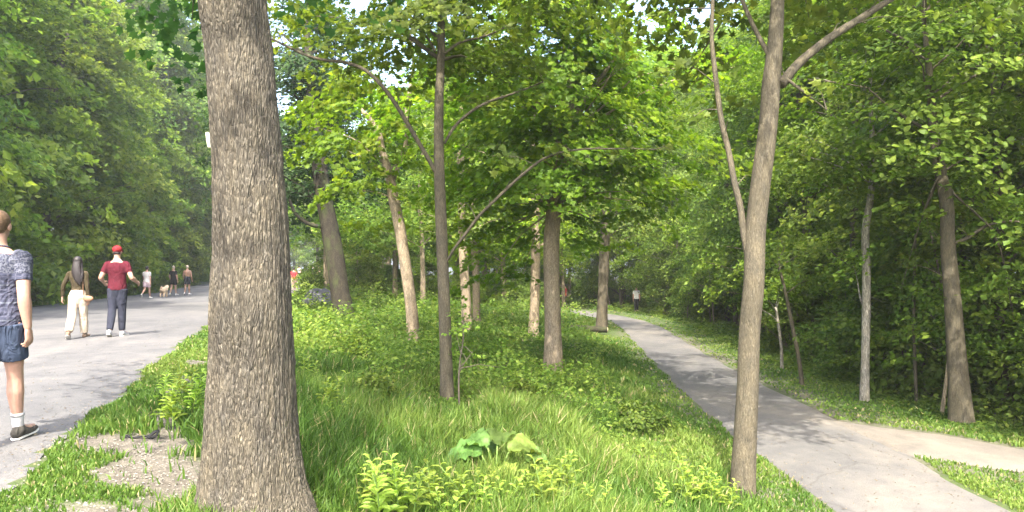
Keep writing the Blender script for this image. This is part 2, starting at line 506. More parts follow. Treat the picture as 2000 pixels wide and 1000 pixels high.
# the branching path
P, _ = resample(np.c_[BR, np.zeros(len(BR))], np.ones(len(BR)), 0.25)
T = np.gradient(P, axis=0); T /= np.linalg.norm(T, axis=1)[:, None]
Nn = np.c_[-T[:, 1], T[:, 0]]
V = []
for k, q in enumerate(P):
    for s in np.linspace(-1, 1, 9):
        x, y = q[0] + Nn[k, 0] * s * (BRW + 0.04 * math.sin(k * .9)), q[1] + Nn[k, 1] * s * (BRW + 0.04 * math.sin(k * .7 + 2))
        V.append((x, y, float(ground(x, y)) + 0.004 - (0.03 if abs(s) == 1 else 0)))
i, j = np.meshgrid(np.arange(len(P) - 1), np.arange(8), indexing='ij')
mb = MB(); mb.add(np.array(V), np.stack([i * 9 + j, (i + 1) * 9 + j, (i + 1) * 9 + j + 1, i * 9 + j + 1], -1).reshape(-1, 4))
tag(mb.build("side_path", M_PATH2), kind='structure')

# ------------------------------------------------------------------ leaves
def lobed(n=5):
    # maple-like outline in the leaf plane, base at (0,0), tip at (0,1)
    return np.array([(0, 0), (0.22, 0.12), (0.48, 0.16), (0.30, 0.40), (0.52, 0.62), (0.20, 0.60), (0, 1.0),
                     (-0.20, 0.60), (-0.52, 0.62), (-0.30, 0.40), (-0.48, 0.16), (-0.22, 0.12)], float)
LEAF_OVAL = np.array([(0, 0), (0.28, 0.3), (0.24, 0.66), (0, 1.0), (-0.24, 0.66), (-0.28, 0.3)], float)
LEAF_DIAM = np.array([(0, 0), (0.36, 0.45), (0, 1.0), (-0.36, 0.45)], float)
def add_leaves(mb, C, Nrm, size, rng, shape, tint, fold=0.15):
    """one polygon (or two for a folded diamond) per leaf"""
    n = len(C)
    Nrm = Nrm / (np.linalg.norm(Nrm, axis=1)[:, None] + 1e-9)
    r = rng.normal(size=(n, 3))
    U = r - (r * Nrm).sum(1)[:, None] * Nrm
    U /= np.linalg.norm(U, axis=1)[:, None] + 1e-9
    W = np.cross(Nrm, U)
    s = size[:, None, None]
    V = C[:, None] + s * (W[:, None] * shape[None, :, :1] + U[:, None] * (shape[None, :, 1:] - 0.5)
                          + Nrm[:, None] * (np.abs(shape[None, :, :1]) * fold - (shape[None, :, 1:] - 0.4) ** 2 * 0.25))
    k = len(shape)
    idx = np.arange(n)[:, None] * k
    if k == 4:
        fs = np.concatenate([idx + np.array([[0, 1, 2]]), idx + np.array([[0, 2, 3]])])
        tt = np.concatenate([tint, tint])
    else:
        fs = idx + np.arange(k)[None]
        tt = tint
    mb.add(V.reshape(-1, 3), fs, tt)

def crown(rng, clumps, per, size, shape, spread_t=0.28, flat=0.75, centre=None, jit=0.42):
    """clumps: (k,4) x y z radius. Returns a mesh builder of leaf sprays."""
    mb = MB()
    cl = np.asarray(clumps, float)
    c0 = cl[:, :3].mean(0) if centre is None else np.asarray(centre, float)
    out = cl[:, :3] - c0
    out /= np.linalg.norm(out, axis=1)[:, None] + 1e-6
    nper = np.maximum(3, (per * (cl[:, 3] / cl[:, 3].mean()) ** 2).astype(int))
    k = np.repeat(np.arange(len(cl)), nper)
    n = len(k)
    # sprays: flattened discs tipping down outwards
    nz = np.array([0, 0, 1.0])[None] + out * np.array([0.55, 0.55, 0.15])[None] + rng.normal(size=(len(cl), 3)) * 0.18
    nz /= np.linalg.norm(nz, axis=1)[:, None]
    ref = rng.normal(size=(len(cl), 3))
    a = ref - (ref * nz).sum(1)[:, None] * nz; a /= np.linalg.norm(a, axis=1)[:, None]
    b = np.cross(nz, a)
    th = rng.uniform(0, 2 * math.pi, n)
    lob = 1 + 0.28 * np.sin(th * 3 + k * 1.3) + 0.18 * np.sin(th * 5 + k * 2.1)
    rr = np.sqrt(rng.uniform(0, 1, n)) * cl[k, 3] * lob
    h = rng.normal(size=n) * spread_t * cl[k, 3] * 0.55 - 0.22 * rr * rr / cl[k, 3]
    C = cl[k, :3] + a[k] * (rr * np.cos(th))[:, None] + b[k] * (rr * np.sin(th))[:, None] + nz[k] * h[:, None]
    Nrm = nz[k] * flat + rng.normal(size=(n, 3)) * jit + out[k] * 0.18
    sz = size * rng.uniform(0.6, 1.25, n)
    ct = rng.uniform(-0.28, 0.28, len(cl))
    tint = np.clip(0.45 + ct[k] + rng.normal(size=n) * 0.2, 0, 1)
    add_leaves(mb, C, Nrm, sz, rng, shape, tint)
    return mb

def crown_clumps(rng, c, Rad, z0, z1, n, rc, shell=0.55, profile='egg', gap=0.0):
    out = []
    while len(out) < n:
        u = rng.uniform(0, 1)
        z = z0 + (z1 - z0) * u
        if profile == 'egg': pr = math.sin(math.pi * min(1, 0.16 + 0.84 * u) ** 0.8) ** 0.7 if u < 1 else 0.1
        elif profile == 'wall': pr = (1 - u ** 3) ** 0.5 * 0.95 + 0.05
        else: pr = (1 - u) ** 0.5
        th = rng.uniform(0, 2 * math.pi)
        pr *= 1 + 0.2 * math.sin(th * 3 + z) + 0.15 * math.sin(th * 2 - z * 1.7)
        r = Rad * pr * rng.uniform(0, 1) ** shell
        x, y = c[0] + r * math.cos(th), c[1] + r * math.sin(th)
        if gap and vnoise(np.array([x * 0.7]), np.array([y * 0.7]), np.array([z * 0.7]), seed=77)[0] < gap: continue
        out.append((x, y, z, rc * rng.uniform(0.6, 1.35)))
    return np.array(out)

def limbs(mb, rng, tr_pts, tr_rad, clumps, frac, r0, rise=0.35, segs=5, zmin=0.0):
    """boughs from the trunk out to some of the sprays"""
    P = np.asarray(tr_pts, float)
    for c in clumps:
        if rng.uniform() > frac: continue
        hd = math.hypot(c[0] - P[:, 0].mean(), c[1] - P[:, 1].mean())
        zs = min(max(c[2] - rise * hd - 0.3, P[0, 2] + 0.3, zmin), P[-1, 2] - 0.05)
        s = np.array([np.interp(zs, P[:, 2], P[:, q]) for q in (0, 1)] + [zs])
        rt = np.interp(zs, P[:, 2], tr_rad)
        e = c[:3] + np.array([0, 0, -0.03])
        L = np.linalg.norm(e - s)
        if L < 0.3: continue
        mid = s * 0.5 + e * 0.5 + np.array([rng.normal() * 0.06, rng.normal() * 0.06, 0.08]) * L
        q = s * 0.78 + e * 0.22 + np.array([0, 0, 0.05]) * L
        rs = min(rt * 0.55, r0 * (0.5 + L * 0.16))
        tube(mb, [s, q, mid, e], [rs, rs * 0.8, rs * 0.5, rs * 0.16], segs, step=max(L / 7, 0.12), cap=False)

def trunk_disp(seed, amp=0.06, seg_amp=0.02):
    def f(P, th):
        z = P[:, 2][:, None]
        a = th[None]
        n = vnoise(np.cos(a) * 1.6 + 5 + 0 * z, np.sin(a) * 1.6 + 5 + 0 * z, z * 1.1, seed=seed) - 0.5
        n2 = vnoise(np.cos(a) * 5 + 9 + 0 * z, np.sin(a) * 5 + 9 + 0 * z, z * 3.5, seed=seed + 1) - 0.5
        return 1 + amp * 2 * n + seg_amp * 2 * n2
    return f

# ------------------------------------------------------------------ tree kinds copied through the woods
def make_kind(seed, H, hb, Rad, n, per, size, mat, barkm, r0=0.16, rc=0.75, profile='egg', shape=LEAF_DIAM, frac=0.25, bend=0.4, gap=0.0):
    rng = np.random.default_rng(seed)
    root = empty("tree")
    bx, by = rng.normal() * bend, rng.normal() * bend
    pts = np.array([(0, 0, -0.25), (0, 0, 0.3), (bx * 0.2, by * 0.2, H * 0.25), (bx * 0.6, by * 0.4, H * 0.5), (bx, by, H * 0.75), (bx * 1.2, by * 1.3, H * 0.96)])
    rad = np.array([r0 * 1.45, r0 * 1.1, r0 * 0.9, r0 * 0.7, r0 * 0.42, r0 * 0.1])
    mb = MB()
    tube(mb, pts, rad, 10, 0.35, trunk_disp(seed))
    P, r = resample(pts, rad, 0.3)
    cl = crown_clumps(rng, (bx * 0.6, by * 0.6), Rad, hb, H, n, rc, profile=profile, gap=gap)
    limbs(mb, rng, P, r, cl, frac, 0.035)
    mb.build("trunk", barkm, root)
    crown(rng, cl, per, size, shape, centre=(bx * .6, by * .6, (hb + H) * 0.45)).build("crown", mat, root, smooth=False)
    return root
def make_shrub(seed, H, Rad, n, per, size, mat, shape=LEAF_DIAM, rc=0.4):
    rng = np.random.default_rng(seed)
    root = empty("shrub")
    cl = crown_clumps(rng, (0, 0), Rad, 0.12, H, n, rc, profile='wall', shell=0.5)
    mb = MB()
    for c in cl[::4]:
        b = np.array([rng.normal() * 0.12, rng.normal() * 0.12, -0.1])
        tube(mb, [b, b * .6 + c[:3] * .4 + np.array([0, 0, .1]), c[:3]], [0.018, 0.012, 0.004], 4, 0.25, cap=False)
    mb.build("stems", M_TWIG, root)
    crown(rng, cl, per, size, shape, centre=(0, 0, H * 0.3)).build("foliage", mat, root, smooth=False)
    return root

ORD = 'nearest second third fourth fifth sixth seventh eighth ninth tenth eleventh twelfth thirteenth fourteenth fifteenth sixteenth seventeenth eighteenth nineteenth twentieth'.split()
def ordinal(q):
    if q < 20: return ORD[q]
    tens, r = divmod(q + 1, 10)
    t_ = {2: 'twenty', 3: 'thirty', 4: 'forty', 5: 'fifty'}[tens]
    return {2: 'twentieth', 3: 'thirtieth', 4: 'fortieth', 5: 'fiftieth'}[tens] if r == 0 else t_ + '-' + 'first second third fourth fifth sixth seventh eighth ninth'.split()[r - 1]
USED = set()
def place(kind, x, y, rz, s, label, cat, group, name=None, dz=0, sz=None):
    if kind.name in USED: o = copy_tree(kind)
    else:
        USED.add(kind.name); o = kind
    o.location = (x, y, float(ground(x, y)) + dz)
    o.rotation_euler = (0, 0, rz)
    o.scale = (s, s, s if sz is None else sz)
    if name: o.name = name
    tag(o, label, cat, group)
    return o

rs = random.Random(5)
# edge-of-wood trees, clothed low down
K_EDGE = [make_kind(101 + k, 13 + k, 0.7, 3.3, 210, 90, 0.24, M_LEAFR, M_BARK2, rc=0.75, profile='wall') for k in range(3)]
# big wood trees behind
K_BIG = [make_kind(111 + k, 17 + k * 1.5, 4.0, 4.6, 230, 95, 0.24, (M_LEAFR, M_LEAF)[k % 2], M_BARK2, r0=0.22, rc=1.0) for k in range(3)]
# light maples standing in the grass strip further off
K_STRIP = [make_kind(121 + k, 11 + k, 2.6, 3.2, 150, 110, 0.16, (M_LEAF, M_LEAFY)[k], M_BARKP, r0=0.13, rc=0.75) for k in range(2)]
# wood on the right: nearer, smaller leaves
K_RW = [make_kind(131 + k, 12.5 + k, 1.3 + 0.4 * k, 3.0, 240, 120, 0.13, (M_LEAF, M_LEAFD, M_LEAF)[k], M_BARK2, r0=0.12, rc=0.62, gap=0.3) for k in range(3)]
K_SAP = [make_kind(141 + k, 5.0 + k, 1.3, 1.1, 34, 60, 0.11, (M_LEAFD, M_LEAF)[k % 2], M_TWIG, r0=0.03, rc=0.42, frac=0.5, bend=0.5) for k in range(3)]
K_SHR = [make_shrub(151 + k, 1.9 + 0.5 * k, 1.15, 60, 70, 0.12, (M_LEAFD, M_LEAF, M_LEAFD)[k]) for k in range(3)]
for k in K_SHR: k.name = 'shrub'

def spread(n, fx, y0, y1, off0, off1, kinds, label, cat, group, smin=0.85, smax=1.2, jit=1.0, power=1.0, name=None):
    for q in range(n):
        y = y0 + (y1 - y0) * ((q + rs.uniform(0.2, 0.8)) / n) ** power
        x = float(fx(y)) + rs.uniform(off0, off1)
        s = rs.uniform(smin, smax)
        place(kinds[q % len(kinds)], x, y, rs.uniform(0, 6.28), s, ordinal(q) + ' ' + label, cat, group, name)

# left of the gravel road
spread(16, road_l, 9, 85, -3.6, -2.2, K_EDGE, 'leafy tree from the camera along the front of the wood left of the road', 'tree', 'trees at the left edge of the gravel road', power=1.25, smin=1.0, smax=1.35)
spread(14, road_l, 8, 95, -9, -5.5, K_BIG, 'tall tree from the camera behind the front row of the left wood', 'tree', 'tall trees deeper in the left wood', power=1.2, smin=1.0, smax=1.25)
spread(12, road_l, 14, 110, -22, -14, K_BIG, 'tall tree from the camera deepest in the left wood', 'tree', 'trees deepest in the left wood', 1.0, 1.35)
spread(34, road_l, 8, 95, -1.9, -0.9, K_SHR, 'leafy shrub from the camera along the left edge of the gravel road', 'shrub', 'shrubs along the left road edge', 0.7, 1.2, power=1.3)
# far end, closing the view
for q in range(26):
    px = -250 + q * 96 + rs.uniform(-30, 30)
    d = rs.uniform(95, 130)
    x = (px - 1000) / F * d
    if road_l(d) - 2 < x < road_r(d) + 2: d = 172; x = (px - 1000) / F * d
    place(K_BIG[q % 3], x, d, rs.uniform(0, 6), rs.uniform(1.1, 1.5), ('leftmost' if q == 0 else ordinal(q)) + ' distant tree from the left closing the view at the far end', 'tree', 'distant trees at the far end')
for q, (px, d) in enumerate([(250, 78), (310, 70), (365, 82), (410, 74), (455, 84), (520, 88), (560, 76), (620, 92)]):
    x = (px - 1000) / F * d
    if x > road_l(d) - 1 and x < road_r(d) + 1: d = 118; x = (px - 1000) / F * d
    place(K_BIG[q % 3], x, d, q * 1.3, 1.15, ordinal(q) + ' tall tree from the left in the gap where the road bends away', 'tree', 'tall trees where the road bends away')
for q, (px, d) in enumerate([(530, 150), (575, 156), (615, 150), (660, 158), (700, 150), (640, 140)]):
    x = (px - 1000) / F * d
    place(K_EDGE[q % 3], x, d, q * 1.3, 1.5, ordinal(q) + ' full crowned tree closing the end of the gravel road', 'tree', 'full crowned trees closing the end of the road')
for q, (px, d) in enumerate([(300, 62), (345, 66), (385, 72), (250, 60)]):
    x = min((px - 1000) / F * d, float(road_l(d)) - 3)
    place(K_BIG[(q + 1) % 3], x, d, q * 2.1, 1.5, ordinal(q) + ' very tall tree standing high over the left wood near the road bend', 'tree', 'very tall trees over the left wood')
for q in range(9):
    y = 46 + 4.5 * q
    x = road_r(y) + 4 + (5.5 - road_r(y)) * ((q * 0.618 + .3) % 1)
    place(K_BIG[q % 3], float(x), y, rs.uniform(0, 6), rs.uniform(0.85, 1.05), ordinal(q) + ' tall tree from the camera rising behind the trunks of the strip', 'tree', 'tall trees behind the trunks of the strip')
# the strip between road and path, beyond the single trunks
for q in range(18):
    y = 40 + 52 * (q / 18) ** 1.1 + rs.uniform(-1, 1)
    a, b = road_r(y) + 2.5, 6.0
    x = a + (b - a) * ((q * 0.618) % 1)
    place(K_STRIP[q % 2], x, y, rs.uniform(0, 6), rs.uniform(0.9, 1.25), ordinal(q) + ' slender maple from the camera far back on the green strip', 'tree', 'maples far back on the green strip')
for q in range(44):
    y = 40 + 48 * (q / 44) ** 1.2 + rs.uniform(-.5, .5)
    a, b = road_r(y) + 1.5, (2.5 if y < 54 else 9.0)
    x = a + (b - a) * ((q * 0.618) % 1)
    place(K_SHR[q % 3], x, y, rs.uniform(0, 6), rs.uniform(0.7, 1.2), ordinal(q) + ' leafy shrub from the camera behind the footpath bend', 'shrub', 'shrubs behind the footpath bend')
# right of the footpath
def wood_r(y): return path_r(y) + 1.0
RWX = np.array([(-6, 17), (2, 13), (6, 10.6), (8.5, 8.8), (10.5, 7.9), (13, 7.5), (18, 7.6), (25, 8.0), (33, 9.0), (40, 8.8), (46, 7.5), (50, 5.5), (54, 2), (60, 2), (90, 2)], float)
def wood_x(y): return np.interp(y, RWX[:, 0], RWX[:, 1])
spread(14, wood_x, 4, 52, 1.3, 2.6, K_RW, 'leafy maple from the camera at the front of the right wood', 'tree', 'maples at the edge of the right wood', 0.85, 1.15, power=1.2)
spread(14, wood_x, 3, 60, 4.5, 8.5, [K_RW[0], K_RW[1], K_BIG[0]], 'tree from the camera just inside the shady right wood', 'tree', 'trees inside the right wood', 0.95, 1.25)
spread(14, wood_x, 2, 75, 10, 18, K_BIG, 'tall tree from the camera deep in the right wood', 'tree', 'tall trees deep in the right wood', 0.9, 1.2)
spread(12, wood_x, 0, 80, 19, 34, K_BIG, 'tall tree from the camera at the back of the right wood', 'tree', 'trees at the back of the right wood', 1.0, 1.3)
spread(26, wood_x, 6, 50, 0.2, 5, K_SAP, 'thin sapling from the camera in the shady right wood', 'sapling', 'saplings in the right wood', 0.7, 1.2, power=1.2, name='sapling')
spread(56, wood_x, 5, 56, 0.6, 7, K_SHR, 'leafy undergrowth shrub from the camera in the right wood', 'shrub', 'undergrowth shrubs of the right wood', 0.6, 1.25, power=1.3)

# ------------------------------------------------------------------ the single trees
def hero(name, base, pts_px, d, label, bark, cr=None, branches=(), seed=1, segs=14, step=0.2, extra=(), rings=None, amp=0.05, group=None, depth=None, twigs=True, bk=0.72):
    """base: (px, py, width px); pts_px: (px, py, width px) upwards, all at the distance where the base meets the ground"""
    bx, by, bz = hit(base[0], base[1])
    rng = np.random.default_rng(seed)
    D = by
    L = [((base[0] - 1000) / F * D, D, bz - 0.2, base[2] * 1.25), ((base[0] - 1000) / F * D, D, bz + 0.02, base[2] * 1.08)]
    for q, (px, py, wd) in enumerate(pts_px):
        dd = D + rng.normal() * 0.04 * q
        x, y, z = at(px, py, D)
        L.append((x, y + rng.normal() * 0.004 * (q > 2) * D, z, wd))
    L = np.array(L)
    for e in extra: L = np.vstack([L, e])
    root = empty(name, (bx, by, bz))
    o0 = np.array([bx, by, bz])
    P = L[:, :3] - o0
    rad = L[:, 3] / F * D / 2
    for q, e in enumerate(extra): rad[len(L) - len(extra) + q] = e[3]
    mb = MB()
    tube(mb, P, rad, segs, step, trunk_disp(seed, amp, 0.02) if rings is None else rings)
    PP, RRd = resample(P, rad, 0.2)
    twig_cl = []
    for br in branches:
        B = [np.array(at(px, py, D + dy)) - o0 for (px, py, wd, dy) in br]
        Bk, rk = resample(np.array(B), np.array([wd * bk / F * D / 2 for (_, _, wd, _) in br]), 0.3)
        Bk[1:-1] += rng.normal(size=(len(Bk) - 2, 3)) * 0.004
        B = Bk
        tube(mb, B, rk, 8, 0.07, trunk_disp(seed + 7, 0.10, 0.03))
        if twigs:
            Q, _r = resample(np.array(B), np.ones(len(B)), 0.28)
            for q in range(int(len(Q) * 0.25), len(Q)):
                e = Q[q] + np.array([rng.normal() * 0.3, rng.normal() * 0.3, rng.uniform(-0.1, 0.35)])
                tube(mb, [Q[q], Q[q] * .5 + e * .5 + np.array([0, 0, .05]), e], [.008, .005, .002], 4, cap=False)
                if q > len(Q) * 0.45: twig_cl.append((*e, rng.uniform(.16, .3)))
    clumps = None
    if cr:
        cl = []
        for (cx, cy, Rd, z0, z1, n, rc, kw) in cr['vol']:
            cl.append(crown_clumps(rng, (cx - bx if cx is not None else P[-1, 0], cy - by if cy is not None else P[-1, 1]), Rd, z0 - bz, z1 - bz, n, rc, **kw))
        for (px, py, dy, rc) in cr.get('sprays', ()):
            x, y, z = at(px, py, D + dy)
            cl.append(np.array([(x - bx, y - by, z - bz, rc)]))
        ntw = len(cl)
        cl = np.concatenate(cl)
        limbs(mb, rng, PP, RRd, cl, cr.get('frac', 0.35), 0.03, zmin=max(0.5, min(v_[3] for v_ in cr['vol']) - bz - 0.2))
        if twig_cl: cl = np.concatenate([cl, np.array(twig_cl)])
    mb.build("trunk", bark, root)
    if cr:
        crown(rng, cl, cr['per'], cr['size'], cr.get('shape', LEAF_OVAL), spread_t=0.16, flat=0.9, jit=0.33).build("crown", cr['mat'], root, smooth=False)
    tag(root, label, 'tree', group)
    return root, D

LOB = lobed()
# 1 the big furrowed trunk in the foreground
def big_disp(P, th):
    z = P[:, 2][:, None]; a = th[None]
    ca, sa = np.cos(a), np.sin(a)
    n = vnoise(ca * 1.5 + 5 + 0 * z, sa * 1.5 + 5 + 0 * z, z * 0.8, seed=91) - 0.5
    warp = 0.5 * (vnoise(ca * 2 + 0 * z, sa * 2 + 0 * z, z * 2.2, seed=92) - 0.5)
    ring = a / (2 * math.pi) * 44 + warp * 3.2
    # interlacing ridges: elongated cells
    u = ring; v = z * 5.5
    k1 = vnoise(ca * 13 + 20 + 0 * z + warp, sa * 13 + 20 + 0 * z, v * 1.2, seed=93)
    k2 = vnoise(ca * 26 + 40 + 0 * z + warp, sa * 26 + 40 + 0 * z, v * 2.6, seed=94)
    rid = 1 - np.abs(2 * k1 - 1)
    flare = np.exp(-np.clip(z, 0, None) / 0.25) * 0.13 * (0.5 + 0.5 * np.cos(a * 5 + 0.8)) ** 1.2
    knot = 0.05 * np.exp(-(((z - 1.9) / 0.07) ** 2 + ((a - 4.4) / 0.16) ** 2)) + 0.04 * np.exp(-(((z - 1.05) / 0.05) ** 2 + ((a - 5.1) / 0.14) ** 2))
    return 1 + 0.08 * n + 0.045 * (rid - 0.5) + 0.04 * (k2 - 0.5) + flare + knot
bx, by, bz = hit(497, 1025)
D1 = by
hero("foreground_tree", (497, 1025, 218), [(px_, py_, w_ * 0.96) for px_, py_, w_ in [(495, 950, 200), (492, 870, 182), (491, 790, 172), (492, 700, 162), (493, 600, 154), (491, 500, 147), (488, 400, 141), (482, 300, 134), (475, 200, 131), (466, 100, 129), (457, 0, 128)]], None,
     'thick grey brown furrowed trunk standing closest, between road and grass', M_BARK1,
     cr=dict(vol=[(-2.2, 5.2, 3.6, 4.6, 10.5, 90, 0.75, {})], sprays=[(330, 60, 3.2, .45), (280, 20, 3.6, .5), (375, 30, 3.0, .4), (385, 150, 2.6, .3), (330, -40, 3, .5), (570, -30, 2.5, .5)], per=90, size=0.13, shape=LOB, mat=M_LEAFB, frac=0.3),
     extra=[(at(440, -260, D1)[0], D1 + 0.1, at(0, -260, D1)[2], 0.18), (at(425, -700, D1)[0], D1 + 0.3, at(0, -700, D1)[2], 0.10), (at(440, -1300, D1)[0], D1 + 0.2, at(0, -1300, D1)[2], 0.03)],
     seed=11, segs=320, step=0.011, rings=big_disp)

# 2 the slim forked tree beside the footpath
hero("forked_tree", (1450, 962, 47), [(px_, py_, w_ * 0.88) for px_, py_, w_ in [(1456, 850, 50), (1461, 750, 46), (1464, 650, 46), (1470, 550, 45), (1478, 450, 45), (1488, 350, 43), (1500, 250, 40), (1510, 160, 40), (1516, 80, 33), (1520, 0, 29), (1524, -150, 26), (1510, -400, 16), (1515, -650, 5)]], None,
     'slender grey brown forked tree at the left edge of the footpath', M_BARK2,
     cr=dict(vol=[(3.1, 8.4, 3.0, 4.9, 9, 80, 0.6, {})], sprays=[(1340, 40, 1.5, .5), (1300, 90, 1.8, .45), (1390, 60, 1.2, .4), (1440, 20, .6, .4), (1380, 120, 1.6, .35), (1330, 165, 1.7, .35), (1420, 200, 1.6, .3), (1580, 30, 1.5, .5), (1640, 60, 1.8, .4), (1590, 110, 1.6, .35), (1250, 30, 2, .5)],
             per=80, size=0.12, shape=LOB, mat=M_LEAF, frac=0.2),
     branches=[[(1526, 165, 28, 0), (1560, 125, 26, 0.1), (1620, 75, 23, 0.2), (1690, 30, 20, 0.35), (1760, -15, 17, 0.5), (1900, -120, 9, 0.9)],
               [(1508, 118, 14, 0), (1490, 85, 13, 0.1), (1468, 45, 12, 0.2), (1445, -10, 11, 0.3), (1400, -120, 6, 0.4)],
               [(1464, 520, 14, 0), (1453, 455, 18, 0.05), (1440, 385, 18, 0.1), (1425, 310, 17, 0.15), (1409, 230, 16, 0.2), (1397, 150, 15, 0.25), (1391, 60, 12, 0.3), (1394, -80, 8, 0.4)],
               [(1534, 152, 9, 0), (1560, 165, 6, -.1), (1590, 185, 5, -.15), (1615, 215, 3, -.2)]],
     seed=12, segs=24, step=0.06)

# 3 pale leaning trunk
hero("leaning_tree", (808, 675, 25), [(803, 600, 23), (792, 520, 22), (780, 440, 22), (768, 385, 21), (760, 340, 18), (748, 300, 14), (735, 250, 12), (706, 215, 8)], None,
     'pale slim leaning trunk in the undergrowth left of the straight brown one', M_BARKP,
     cr=dict(vol=[(None, None, 1.9, 3.4, 6.5, 22, 0.5, {})], sprays=[(590, 300, .8, .6), (650, 280, .8, .6), (720, 280, .6, .6), (780, 260, .6, .6), (830, 320, .4, .5), (820, 180, .8, .6), (700, 180, 1, .7), (640, 200, 1, .7), (770, 440, .8, .5), (700, 440, 1, .5), (640, 375, -.5, .5), (670, 365, -.3, .5), (700, 370, 0, .45), (760, 362, -.4, .4), (800, 385, -.3, .4), (620, 395, -.5, .35), (840, 400, 0, .35), (740, 330, .2, .4)], per=75, size=0.15, shape=LOB, mat=M_LEAFY, frac=0.3),
     branches=[[(768, 350, 14, 0), (790, 290, 12, .2), (795, 210, 11, .3), (808, 130, 9, .4), (800, 60, 6, .4)]], seed=13)
# 4 straight brown trunk with the arching boughs
hero("arching_tree", (873, 782, 27), [(px_, py_, w_ * 0.9) for px_, py_, w_ in [(871, 700, 27), (868, 600, 26), (864, 500, 25), (860, 400, 24), (858, 300, 22), (858, 200, 20), (860, 100, 17), (862, 0, 15), (866, -150, 11), (862, -330, 5)]], None,
     'straight slim brown trunk with arching boughs, in the middle of the grass', M_BARK2,
     cr=dict(vol=[(-1.1, 11.6, 3.0, 4.7, 8.8, 80, 0.6, {})], sprays=[(780, 100, 1.2, .5), (720, 130, 1.4, .45), (960, 120, 1.4, .5), (930, 190, 1.4, .4), (700, 40, .5, .5), (620, 30, .8, .5), (760, 20, 1, .5), (820, 40, .5, .5), (930, 50, 1, .5), (990, 60, 1.3, .5), (1000, 10, 1.5, .6), (670, 90, 0.4, .3), (560, 60, .8, .4), (900, 90, .6, .35), (1090, 30, 1.5, .5)], per=70, size=0.13, shape=LOB, mat=M_LEAF, frac=0.25),
     branches=[[(858, 350, 10, 0), (830, 300, 13, -.1), (790, 232, 12, -.2), (745, 165, 11, -.2), (690, 126, 10, -.1), (610, 112, 8, 0), (535, 78, 6, .2), (470, 40, 3, .4)],
               [(868, 280, 8, 0), (890, 245, 9, .1), (940, 205, 8, .3), (1010, 180, 6, .5), (1060, 160, 4, .6)],
               [(868, 105, 7, 0), (890, 85, 7, .1), (950, 70, 6, .3), (1010, 40, 4, .5)],
               [(850, 100, 7, 0), (835, 75, 7, .1), (810, 50, 5, .2), (760, 38, 3, .3)],
               [(868, 520, 6, 0), (885, 490, 8, -.1), (930, 430, 8, -.2), (990, 368, 8, -.3), (1060, 312, 7, -.4), (1120, 293, 5, -.5), (1200, 290, 4, -.6), (1280, 292, 2, -.7)]],
     seed=14, segs=16, step=0.1)
# 5 pale brown trunk with layered maple crown in the middle
hero("layered_maple", (1080, 730, 38), [(px_, py_, w_ * 0.86) for px_, py_, w_ in [(1080, 650, 38), (1078, 560, 37), (1077, 470, 36), (1083, 400, 34), (1094, 345, 32), (1104, 280, 28), (1112, 200, 24), (1105, 120, 18), (1110, 0, 14), (1110, -120, 6)]], None,
     'mottled pale brown trunk under a broad layered green maple crown', M_BARKP,
     cr=dict(vol=[(1.0, 15.5, 3.9, 3.0, 8.5, 190, 0.68, {})],
             sprays=[(930, 420, -.8, .5), (980, 330, -1, .6), (1030, 300, -1.2, .6), (960, 300, -.6, .5), (1150, 330, -1, .6), (1210, 320, -.8, .6), (1260, 350, -.3, .5), (1200, 240, -1.2, .6), (1100, 230, -1.5, .6), (1020, 220, -1, .5), (1270, 230, -.3, .6), (940, 350, -.5, .4), (900, 440, -.6, .35), (1150, 180, -1.5, .6), (1280, 180, 0, .6), (990, 400, 0, .5), (950, 480, .5, .5), (1000, 520, .8, .5), (960, 545, .8, .35), (1040, 460, 1, .4), (1240, 420, .5, .5), (1180, 430, 1, .5), (900, 380, -.3, .6), (930, 280, -.5, .6), (1000, 260, -1.4, .6), (1060, 350, -1.3, .55), (1130, 260, -1.6, .65), (1180, 280, -1.5, .6), (1240, 290, -1.1, .6), (1300, 300, -.5, .6), (1310, 240, -.3, .6), (1290, 400, 0, .5), (1130, 390, -.9, .45), (970, 370, -1, .5), (890, 330, 0, .5), (1060, 180, -1.6, .65), (1000, 150, -1, .6), (1100, 140, -1.6, .6), (1200, 190, -1.4, .6), (1250, 130, -.6, .6), (1160, 90, -1.2, .6), (1060, 60, -1, .6), (930, 500, 1.5, .45), (900, 520, 1, .45), (920, 460, .5, .5), (960, 440, .3, .5), (1000, 450, .3, .5), (1020, 540, 1, .4), (985, 560, 1.2, .35), (890, 480, .8, .4), (1010, 420, -.4, .5), (1050, 400, -.8, .4), (940, 540, 2, .5), (880, 570, 2, .4), (1130, 430, 0, .5), (1150, 480, 3, .6), (1010, 480, 1.2, .45), (1140, 470, 1.5, .5), (1220, 480, 2, .5)],
             per=125, size=0.135, shape=LOB, mat=M_LEAFY, frac=0.35),
     branches=[[(1100, 300, 16, 0), (1060, 230, 12, -.2), (1040, 160, 10, -.3), (1010, 90, 7, -.4)],
               [(1108, 240, 14, 0), (1160, 170, 12, .2), (1200, 110, 9, .3), (1215, 40, 6, .4)]],
     seed=15, segs=20, step=0.08)
